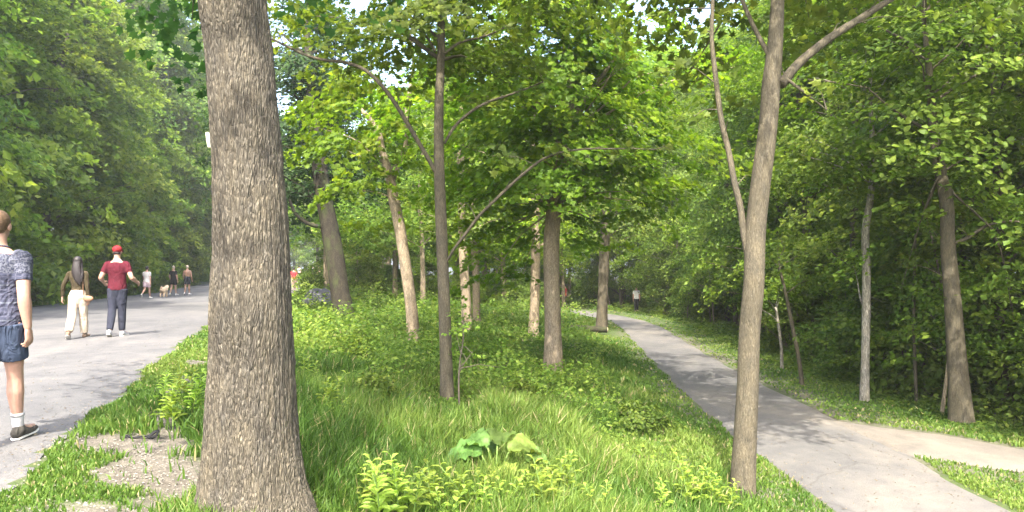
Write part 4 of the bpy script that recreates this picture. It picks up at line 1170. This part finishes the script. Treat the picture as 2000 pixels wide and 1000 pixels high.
def person(px, py, H, yaw, label, detail=0.012, legs=((18, 5), (-20, 25)), arms=((-8, 12, 8), (10, 15, 8)),
           top='tee', bottom='trousers', shirt=None, pants=None, skinm=None, hairm=None, hair='short', shoes=None, socks=None, cap=None,
           female=False, loc=None, bare_top=False, group=None, grip=70, bag=False, lean=0.0, head_turn=0.0, back_arm=False):
    """legs: (thigh swing, knee bend) right then left; arms: (swing, elbow bend, out) right then left.  Faces local +Y."""
    skinm = skinm or M_SKIN
    x, y, z = loc if loc else hit(px, py)
    root = empty("person", (x, y, z), R(yaw))
    S = H
    sh = 0.098 if not female else 0.088
    hipx = 0.047 if not female else 0.05
    body, shirt_b, pant_b = MB(), MB(), MB()
    foot_min = []
    J = {}
    hipz = 0.515
    for side, (sw, kb) in ((1, legs[0]), (-1, legs[1])):
        hp = np.array([side * hipx, 0, hipz])
        th = R(sw)
        kn = hp + rotx(np.array([side * -0.004, 0, -0.245]), th)
        an = kn + rotx(np.array([side * -0.004, 0, -0.24]), th - R(kb))
        fa = max(min((th - R(kb)) * 0.75, R(25)), R(-50))
        fd = rotx(np.array([side * 0.018, 0.10, 0]), fa)
        hl = an + rotx(np.array([0, -0.028, -0.03]), fa)
        J[side] = (hp, kn, an, fd, hl, fa)
        foot_min.append(min((an + rotx(np.array([0, q, -0.045]), fa))[2] for q in (-.03, .1)))
    dz = -min(foot_min)
    def up(v): return (np.asarray(v) + np.array([0, 0, dz])) * S
    fs_ = 1.0 if not female else 0.92
    # torso (leaning about the hips)
    def tz(v): 
        v = np.array(v, float); q = v - np.array([0, 0, hipz]); return rotx(q, -lean) + np.array([0, 0, hipz])
    tor = [(.455, .060, .045), (.50, .088, .062), (.54, .090, .062), (.585, .080, .054), (.625, .073, .048), (.67, .082, .053), (.72, .096, .060), (.765, .103, .060), (.80, .094, .050), (.825, .062, .042), (.845, .036, .036), (.875, .032, .035), (.90, .032, .036)]
    if female: tor = [(a, b * (1.02 if a < .56 else .86 if a < .68 else .87), c * .95) for a, b, c in tor]
    capsule(body, [up(tz((0, 0.004 * math.sin(a * 14), a))) for a, _, _ in tor], [b * S for _, b, _ in tor], 20, .03, ry=[c * S for _, _, c in tor])
    for side in (1, -1):
        hp, kn, an, fd, hl, fa = J[side]
        calf = kn * .68 + an * .32 + np.array([0, -.006, 0])
        low = kn * .25 + an * .75
        thm = hp * .55 + kn * .45
        capsule(body, [up(hp), up(thm), up(kn + (hp - kn) * .12), up(kn - (kn - an) * .06), up(calf), up(low), up(an)],
                [r * S for r in (.054 * fs_, .047 * fs_, .034, .0315, .034, .0225, .020)], 14, .03)
        capsule(body, [up(hl), up(an * .5 + hl * .5 + fd * .25), up(hl + fd * .75 + rotx(np.array([0, 0, .002]), fa)), up(hl + fd * 1.22)], [r * S for r in (.020, .024, .024, .015)], 10, .02)
    # arms and hands
    A = {}
    for side, (sw, eb, out) in ((1, arms[0]), (-1, arms[1])):
        s0 = tz((side * sh, -.004, .795))
        d = rotx(np.array([side * math.sin(R(out)), 0, -math.cos(R(out))]), R(sw))
        el = s0 + d * .168
        d2 = rotx(np.array([side * math.sin(R(out * .3)), 0, -math.cos(R(out * .3))]), R(sw + eb))
        if back_arm and side == 1: d2 = np.array([-.75, -.25, -.35]); d2 /= np.linalg.norm(d2)
        wr = el + d2 * .146
        A[side] = (s0, el, wr, d2)
        bicep = s0 * .55 + el * .45
        fore = el * .72 + wr * .28
        f2 = 0.82 if female else 1.0
        capsule(body, [up(s0 + np.array([-side * .02, 0, .004])), up(s0 + d * .015), up(bicep), up(el), up(fore), up(el * .3 + wr * .7), up(wr)],
                [r * S * f2 for r in (.032, .034, .0295, .0245, .0265, .0195, .0155)], 14, .025)
        # palm: flat loft, thumb towards the front, back of the hand outward
        w1 = np.array([side * .30, .0, 0]) ; outv = np.array([side * 1.0, -.25, 0]); outv -= (outv @ d2) * d2; outv /= np.linalg.norm(outv)
        fwd = np.cross(outv, d2) * side * -1
        if fwd[1] < 0: fwd = -fwd
        pc = wr + d2 * .052
        capsule(body, [up(wr), up(wr + d2 * .018), up(wr + d2 * .045), up(pc)], [r * S for r in (.0145, .020, .0235, .022)], 12, .008, ry=[r * S for r in (.0125, .0105, .0105, .0095)], side=tuple(fwd + 1e-4))
        for k, ln in enumerate((.040, .046, .043, .034)):
            q = (k - 1.5) * -.0125
            p0 = pc + fwd * q + d2 * (.004 - .004 * abs(k - 1.2))
            pts = [p0]; ang = R(grip * .35) + R(4 * k); dd = d2
            for m in range(3):
                ang2 = ang * (m + 1) * (.75 if m else .6)
                dv = d2 * math.cos(ang2) - outv * math.sin(ang2)
                pts.append(pts[-1] + dv * ln * (.45, .32, .25)[m])
            capsule(body, [up(v) for v in pts], [.0058 * S, .0055 * S, .005 * S, .0042 * S], 8)
        t0 = wr + d2 * .016 + fwd * .014
        td = d2 * .75 + fwd * .5 - outv * .35; td /= np.linalg.norm(td)
        t1 = t0 + td * .022; t2 = t1 + (td * .8 + d2 * .3 - outv * .3) * .02; t3 = t2 + (d2 * .8 - outv * .5 - fwd * .1) * .015
        capsule(body, [up(v) for v in (t0, t1, t2, t3)], [.0085 * S, .0075 * S, .0062 * S, .005 * S], 8)
    # head
    hc = up(tz((0, .008, .935)))
    ct, st = math.cos(R(head_turn)), math.sin(R(head_turn))
    def hd(v): return hc + np.array([v[0] * ct - v[1] * st, v[0] * st + v[1] * ct, v[2]]) * S
    blob(body, hd((0, -.006, .014)), (.043 * S, .053 * S, .050 * S), 14)
    blob(body, hd((0, .012, -.022)), (.033 * S, .040 * S, .040 * S), 12)
    blob(body, hd((0, .040, -.050)), (.016 * S, .014 * S, .012 * S), 8)
    capsule(body, [hd((0, .048, .006)), hd((0, .060, -.014)), hd((0, .055, -.020))], [.005 * S, .008 * S, .008 * S], 8)
    for side in (1, -1):
        blob(body, hd((side * .044, -.004, -.004)), (.006 * S, .012 * S, .018 * S), 8)
    bo = fuse(body, "body", skinm, root, detail, 3 if detail < .01 else 2)
    if detail < 0.013:
        mb = MB()
        for side in (1, -1): blob(mb, hd((side * .017, .0485, .006)), (.006 * S, .004 * S, .0045 * S), 6)
        mb.build("eyes", plain("eye_dark", (.03, .02, .015), .2), bo)
        mb = MB(); capsule(mb, [hd((-.014, .0515, -.034)), hd((0, .0545, -.034)), hd((.014, .0515, -.034))], [.003 * S, .0045 * S, .003 * S], 8)
        mb.build("lips", plain("lip_colour", (.42, .18, .15), .5), bo)
    # shirt
    if top != 'none':
        tt = [q for q in tor if q[0] > (.47 if top == 'tee' else .56) and q[0] < .835]
        if top == 'tee':
            rr = [(max(b, .083) + .010, c + .012) for a, b, c in tt]
        else:
            rr = [(b + .006, c + .007) for a, b, c in tt]
        rr[-1] = (.052, .046)
        tube(shirt_b, [up(tz((0, 0.002, a))) for a, _, _ in tt], [q[0] * S for q in rr], 22, .03, ry=[q[1] * S for q in rr])
        for side in (1, -1):
            s0, el, wr, d2 = A[side]
            if top == 'tee':
                e = s0 * .38 + el * .62
                tube(shirt_b, [up(s0 + np.array([-side * .03, 0, .004])), up(s0), up(s0 * .7 + el * .3), up(e)], [.034 * S, .0365 * S, .036 * S, .0345 * S], 14, .015)
            else:
                tube(shirt_b, [up(s0 + np.array([-side * .03, 0, .004])), up(s0), up(s0 * .5 + el * .5), up(el), up(el * .5 + wr * .5), up(el * .08 + wr * .92)], [.033 * S, .034 * S, .029 * S, .026 * S, .024 * S, .021 * S], 14, .02)
        fuse(shirt_b, "shirt", shirt, root, max(detail, .008), 3)
        if top == 'tee' and detail < .013:
            mb = MB()
            th = np.linspace(0, 2 * math.pi, 21)
            P = np.array([up(tz((.040 * math.cos(a), .003 + .038 * math.sin(a), .842 - .006 * math.sin(a)))) for a in th])
            tube(mb, P, [.0055 * S] * 21, 6, cap=False, side=(0, 0, 1)); mb.build("collar", shirt if cap is None else plain("white_collar", (.7, .68, .64)), root)
    # trousers / shorts
    if bottom in ('trousers', 'shorts', 'skirt'):
        pt = [q for q in tor if q[0] < (.60 if bottom != 'skirt' else .60)]
        ex = .006
        capsule(pant_b, [up(tz((0, 0.0, a))) for a, _, _ in pt], [(b + ex) * S for _, b, _ in pt], 20, .03, ry=[(c + ex) * S for _, _, c in pt])
        for side in (1, -1):
            hp, kn, an, fd, hl, fa = J[side]
            if bottom == 'trousers':
                wl = 1.25 if female else 1.0
                tube(pant_b, [up(hp), up(hp * .55 + kn * .45), up(kn * 1.0 + (hp - kn) * .08), up(kn * .8 + an * .2), up(kn * .5 + an * .5), up(kn * .06 + an * .94)], [.061 * S * fs_, .054 * S, .044 * S * (wl * .5 + .5), .043 * S * (wl * .5 + .5), .040 * S * wl, .034 * S * wl], 14, .03)
            else:
                e = hp * .32 + kn * .68
                tube(pant_b, [up(hp), up(hp * .7 + kn * .3), up(e)], [.062 * S, .060 * S, .057 * S], 16, .02)
        fuse(pant_b, "shorts" if bottom == 'shorts' else "trousers" if bottom == 'trousers' else "skirt", pants, root, max(detail, .008), 3)
    # shoes, socks
    for side in (1, -1):
        hp, kn, an, fd, hl, fa = J[side]
        def ft(q): return up(hl + q[1] * fd + rotx(np.array([0, 0, q[2]]), fa) + np.array([q[0], 0, 0]))
        if shoes is not None:
            mb = MB()
            capsule(mb, [ft((0, -.02, .004)), ft((0, .25, .012)), ft((0, .65, .0)), ft((0, 1.05, -.004)), ft((0, 1.3, -.006))], [.022 * S, .026 * S, .027 * S, .027 * S, .019 * S], 12, .02, ry=[.026 * S, .030 * S, .022 * S, .016 * S, .012 * S])
            capsule(mb, [ft((0, .25, .02)), up(an + rotx(np.array([0, 0, .0]), fa))], [.024 * S, .024 * S], 12)
            so = fuse(mb, "shoe", shoes, root, min(max(detail, .007), .014), 2)
            mb = MB()
            capsule(mb, [ft((0, -.05, -.016)), ft((0, .3, -.016)), ft((0, .7, -.018)), ft((0, 1.05, -.018)), ft((0, 1.36, -.016))], [.022 * S, .027 * S, .027 * S, .030 * S, .020 * S], 12, .03, ry=[.0065 * S] * 5)
            mb.build("sole", M_SOLE, so)
        if socks is not None:
            mb = MB()
            a2 = an * .72 + kn * .28
            tube(mb, [up(an), up(an * .9 + kn * .1), up(a2)], [.0225 * S, .0235 * S, .0265 * S], 16, .01)
            sk = mb.build("sock", socks, root)
            mb = MB(); tube(mb, [up(an * .78 + kn * .22), up(an * .75 + kn * .25)], [.0272 * S, .0275 * S], 16); mb.build("stripe", M_STRIPE, sk)
    # hair
    mb = MB()
    if hair in ('short', 'long'):
        g = .0045 if hair == 'short' else .008
        blob(mb, hd((0, -.013, .020)), ((.043 + g) * S, (.050 + g) * S, (.047 + g) * S), 14)
        blob(mb, hd((0, -.024, -.008)), ((.034 + g * .5) * S, (.030 + g) * S, .034 * S), 12)
        if hair == 'long':
            b0 = tz((0, -.050, .90))
            capsule(mb, [hd((0, -.035, .02)), up(tz((0, -.052, .87))), up(tz((.008, -.062, .80))), up(tz((.022, -.062, .72))), up(tz((.034, -.058, .665)))], [.045 * S, .047 * S, .050 * S, .040 * S, .018 * S], 14, .03, ry=[.03 * S, .024 * S, .020 * S, .016 * S, .008 * S])
            for q in (-1, 1):
                capsule(mb, [hd((q * .03, 0, .02)), up(tz((q * .045, -.02, .86))), up(tz((q * .045 + .015, -.045, .78))), up(tz((q * .03 + .03, -.055, .69)))], [.02 * S, .02 * S, .022 * S, .01 * S], 10, .03)
        fuse(mb, "hair", hairm, root, max(detail * .8, .005), 2)
    if cap is not None:
        mb = MB()
        blob(mb, hd((0, -.008, .026)), (.051 * S, .061 * S, .046 * S), 14)
        co = fuse(mb, "cap", cap, root, .008, 2)
        mb = MB(); capsule(mb, [hd((0, .045, .018)), hd((0, .075, .012)), hd((0, .095, .004))], [.036 * S, .038 * S, .024 * S], 12, .02, ry=[.004 * S] * 3); mb.build("brim", cap, co)
        mb = MB(); blob(mb, hd((0, -.008, .073)), .005 * S, 6); mb.build("button", cap, co)
        mb = MB(); blob(mb, hd((0, -.022, -.012)), (.040 * S, .036 * S, .022 * S), 10); fuse(mb, "hair", hairm, root, .008, 1)
    if bag:
        pass
    tag(root, label, 'person', group)
    return root, A, up

M_SOLE = plain("shoe_sole", (.62, .60, .55), .6)
M_STRIPE = plain("grey_stripe", (.2, .2, .2), .9)
M_HAIRB = plain("brown_hair", (.10, .062, .035), .7, .4, 60, .3, .6)
M_HAIRK = plain("black_hair", (.018, .014, .014), .5, .4, 60, .4, .6)
M_HAIRG = plain("fair_hair", (.42, .36, .26), .7, .3, 60, .3, .6)

# print of the nearest man's shirt: mottled yoke and fine pale lines on navy
m, t, p = new_mat("patterned_navy_shirt")
tc = N(t, "ShaderNodeTexCoord"); sep = N(t, "ShaderNodeSeparateXYZ"); t.links.new(tc.outputs["Object"], sep.inputs[0])
vor = N(t, "ShaderNodeTexVoronoi"); vor.inputs["Scale"].default_value = 75; t.links.new(tc.outputs["Object"], vor.inputs["Vector"])
mot = ramp(t, vor.outputs["Distance"], [(0.35, (.022, .026, .05)), (0.62, (.085, .09, .115))])
def line(inp, freq, wd):
    mu = N(t, "ShaderNodeMath", operation='MULTIPLY'); mu.inputs[1].default_value = freq; t.links.new(inp, mu.inputs[0])
    fr = N(t, "ShaderNodeMath", operation='FRACT'); t.links.new(mu.outputs[0], fr.inputs[0])
    lt = N(t, "ShaderNodeMath", operation='LESS_THAN'); lt.inputs[1].default_value = wd; t.links.new(fr.outputs[0], lt.inputs[0])
    return lt.outputs[0]
l1 = line(sep.outputs["Z"], 7.2, 0.085); l2 = line(sep.outputs["X"], 19, 0.22); l3 = line(sep.outputs["Z"], 28.8, 0.22)
body_c = mixc(t, l3, mixc(t, l2, (.030, .034, .062), (.060, .063, .095)), (.055, .058, .09))
body_c = mixc(t, l1, body_c, (.09, .10, .13))
gt = N(t, "ShaderNodeMath", operation='GREATER_THAN'); gt.inputs[1].default_value = 1.35; t.links.new(sep.outputs["Z"], gt.inputs[0])
t.links.new(mixc(t, gt.outputs[0], body_c, mot), p.inputs["Base Color"])
p.inputs["Roughness"].default_value = 0.85
bump(t, p, noise(t, tc.outputs["Object"], 10, 2, 0.5, 1.5), 1.0, 0.035)
M_NAVY = m

# nearest man: right foot at (45, 855)
fx, fy, fz = hit(45, 858)
person(0, 0, 1.83, 12, 'man in patterned navy shirt and blue shorts, walking closest to the camera', .0055, legs=((13, 4), (-26, 38)), arms=((-14, 24, 7), (16, 20, 9)),
       shirt=M_NAVY, pants=cloth("blue_shorts", (.045, .060, .095)), hairm=M_HAIRB, shoes=cloth("dark_trainer", (.07, .065, .055)), socks=plain("white_sock", (.45, .44, .43), .9), bottom='shorts', loc=(fx - 0.11, fy - 0.13, fz), grip=85)
# couple further on
fx, fy, fz = hit(150, 661)
r_, A_, up_ = person(0, 0, 1.60, 14, 'woman with long dark hair, olive top and cream trousers', .010, legs=((14, 4), (-12, 22)), arms=((-6, 12, 8), (4, 8, 26)),
       top='long', bottom='trousers', shirt=cloth("olive_top", (.048, .038, .022)), pants=cloth("cream_trousers", (.46, .385, .30), .06), hairm=M_HAIRK, hair='long', female=True, shoes=cloth("tan_shoe", (.20, .14, .10)), loc=(fx + 0.02, fy, fz), skinm=M_SKIN)
# her tan shoulder bag
root = empty("shoulder_bag", (0, 0, 0))
bl = np.array([0.20, -0.06, 0.80]); ca, sa = math.cos(R(14)), math.sin(R(14))
root.location = (fx + .02 + bl[0] * ca - bl[1] * sa, fy + bl[0] * sa + bl[1] * ca, fz + bl[2]); root.rotation_euler = (0, R(8), R(14))
mb = MB()
capsule(mb, [(-.06, 0, 0), (-.03, 0, -.01), (.03, 0, -.01), (.06, 0, 0)], [.045, .06, .06, .045], 14, .02, ry=[.03, .035, .035, .03], side=(0, 0, 1))
mb.build("pouch", plain("tan_leather", (.26, .15, .09), .6), root)
mb = MB(); tube(mb, [(-.09, .0, .04), (-.13, .0, .28), (-.16, .02, .50)], [.008, .008, .008], 6, .05); mb.build("strap", plain("brown_leather", (.16, .09, .05), .6), root)
tag(root, 'tan shoulder bag at the hip of the woman in cream trousers', 'bag')
fx, fy, fz = hit(229, 657)
person(0, 0, 1.80, 10, 'man in red cap, maroon tee and dark jeans walking beside the woman', .010, legs=((5, 2), (-7, 14)), arms=((-10, 78, 22), (-10, 78, 22)), shirt=cloth("maroon_tee", (.075, .012, .020)), pants=cloth("dark_jeans", (.030, .033, .048)),
       hairm=M_HAIRK, hair='none', cap=cloth("red_cap", (.22, .022, .026)), shoes=cloth("grey_trainer", (.42, .42, .44)), loc=(fx, fy, fz))
# group further up the road
def far_person(px, py, **kw):
    if py < 2:
        y = (45.0, 47.5)[py]; x = (px - 1000) / F * y; z = float(ground(x, y))
    else: x, y, z = hit(px, py)
    return person(0, 0, loc=(x, y, z), **kw)
M_PINK = cloth("pale_pink", (.45, .35, .38), .08); M_BLK = cloth("black_cloth", (.02, .02, .022)); M_WHT = cloth("white_cloth", (.5, .49, .48), .05)
far_person(287, 583, H=1.66, yaw=5, label='walker in white top and pink shorts alone on the left of the road', detail=.014, legs=((16, 4), (-14, 40)), shirt=M_WHT, pants=M_PINK, bottom='shorts', hairm=M_HAIRK, hair='short', shoes=M_WHT, female=True)
far_person(339, 577, H=1.72, yaw=-5, label='walker in black tee and black shorts beside the shirtless man', detail=.014, legs=((12, 4), (-10, 14)), arms=((-5, 20, 10), (5, 30, 20)), shirt=M_BLK, pants=M_BLK, bottom='shorts', hairm=M_HAIRG, shoes=M_WHT)
far_person(366, 576, H=1.76, yaw=4, label='shirtless man in dark shorts walking up the gravel road', detail=.014, legs=((10, 4), (-10, 14)), arms=((-5, 20, 14), (5, 30, 14)), top='none', pants=cloth("charcoal_shorts", (.03, .035, .045)), bottom='shorts', hairm=M_HAIRG, shoes=M_WHT, skinm=M_SKIN2)
for q, (px, py, c, b, lab) in enumerate([(574, 570, (.55, .05, .06), (.5, .3, .28), 'person in a red top just right of the thick trunk'),
                                   (584, 548, (.7, .7, .68), (.03, .03, .04), 'distant walker in white top and dark shorts'),
                                   (598, 546, (.04, .04, .05), (.05, .05, .06), 'distant walker dressed in black, left of the grey one'),
                                   (611, 545, (.28, .26, .33), (.2, .12, .1), 'distant walker in a lilac grey top'),
                                   (622, 544, (.5, .33, .3), (.2, .08, .05), 'distant walker in a faded pink top left of the dark trunk'),
                                   (637, 543, (.75, .75, .78), (.4, .4, .42), 'distant walker all in white beside the dark leaning trunk')]):
    far_person(px, py, H=1.68, yaw=rs.uniform(-20, 20), label=lab, detail=.018, legs=((12, 4), (-12, 20)), shirt=cloth("top_%d" % q, c), pants=cloth("bottom_%d" % q, b), bottom='shorts', hairm=M_HAIRK, shoes=M_BLK)
# walkers down on the footpath
far_person(1243, 0, H=1.62, yaw=170, label='distant walker in white tee on the shady bend of the footpath', detail=.014, legs=((12, 4), (-12, 20)), shirt=M_WHT, pants=M_BLK, bottom='trousers', hairm=M_HAIRK, shoes=M_BLK)
far_person(1103, 1, H=1.62, yaw=60, label='distant walker in red top beyond the layered maple on the footpath', detail=.014, legs=((12, 4), (-12, 20)), shirt=cloth("red_top", (.38, .03, .03)), pants=M_BLK, bottom='trousers', hairm=M_HAIRK, shoes=M_BLK)
# the pale dog
x, y, z = hit(320, 580)
root = empty("dog", (x, y, z), R(5))
mb = MB()
capsule(mb, [(0, -.24, .40), (0, -.12, .40), (0, .10, .38), (0, .24, .40)], [.13, .15, .17, .14], 16, .03, ry=[.13, .15, .17, .14])
capsule(mb, [(0, .24, .44), (0, .36, .52)], [.12, .10], 12)
blob(mb, (0, .43, .56), (.10, .12, .10)); capsule(mb, [(0, .50, .54), (0, .60, .52)], [.05, .035], 10)
for s in (-1, 1):
    blob(mb, (s * .095, .42, .56), (.025, .045, .075), 8)
    capsule(mb, [(s * .08, .18, .34), (s * .085, .17, .18), (s * .085, .18, .03)], [.065, .045, .04], 10)
    capsule(mb, [(s * .08, -.18, .34), (s * .09, -.12, .24), (s * .09, -.24, .14), (s * .09, -.22, .03)], [.085, .06, .04, .04], 10)
capsule(mb, [(0, -.26, .46), (0, -.36, .52), (.03, -.38, .60)], [.05, .055, .03], 10)
fuse(mb, "body", plain("cream_fur", (.62, .47, .32), .95, .25, 40, .1, .8), root, .016, 1)
tag(root, 'fluffy cream dog walking beside the black clad walker on the road', 'dog')

# ------------------------------------------------------------------ thin haze volume added for a milky lens veil and lifted darks
HAZE = 0.0010
m = bpy.data.materials.new("veil_haze"); m.use_nodes = True
t = m.node_tree
t.nodes.remove(t.nodes["Principled BSDF"])
pv = N(t, "ShaderNodeVolumePrincipled")
pv.inputs["Color"].default_value = (0.95, 0.97, 0.95, 1)
pv.inputs["Density"].default_value = HAZE
pv.inputs["Anisotropy"].default_value = 0.35
t.links.new(pv.outputs[0], t.nodes["Material Output"].inputs["Volume"])
lo, hi = (-420, -80, float(Z.min()) - 1.0), (420, 740, float(Z.max()) + 45)
mb = MB()
V = [(x, y, z) for z in (lo[2], hi[2]) for (x, y) in ((lo[0], lo[1]), (hi[0], lo[1]), (hi[0], hi[1]), (lo[0], hi[1]))]
mb.add(V, [[3, 2, 1, 0], [4, 5, 6, 7], [0, 1, 5, 4], [1, 2, 6, 5], [2, 3, 7, 6], [3, 0, 4, 7]])
tag(mb.build("haze", m, smooth=False), 'thin pale haze added to lift the darks like a lens veil', 'haze', kind='stuff')
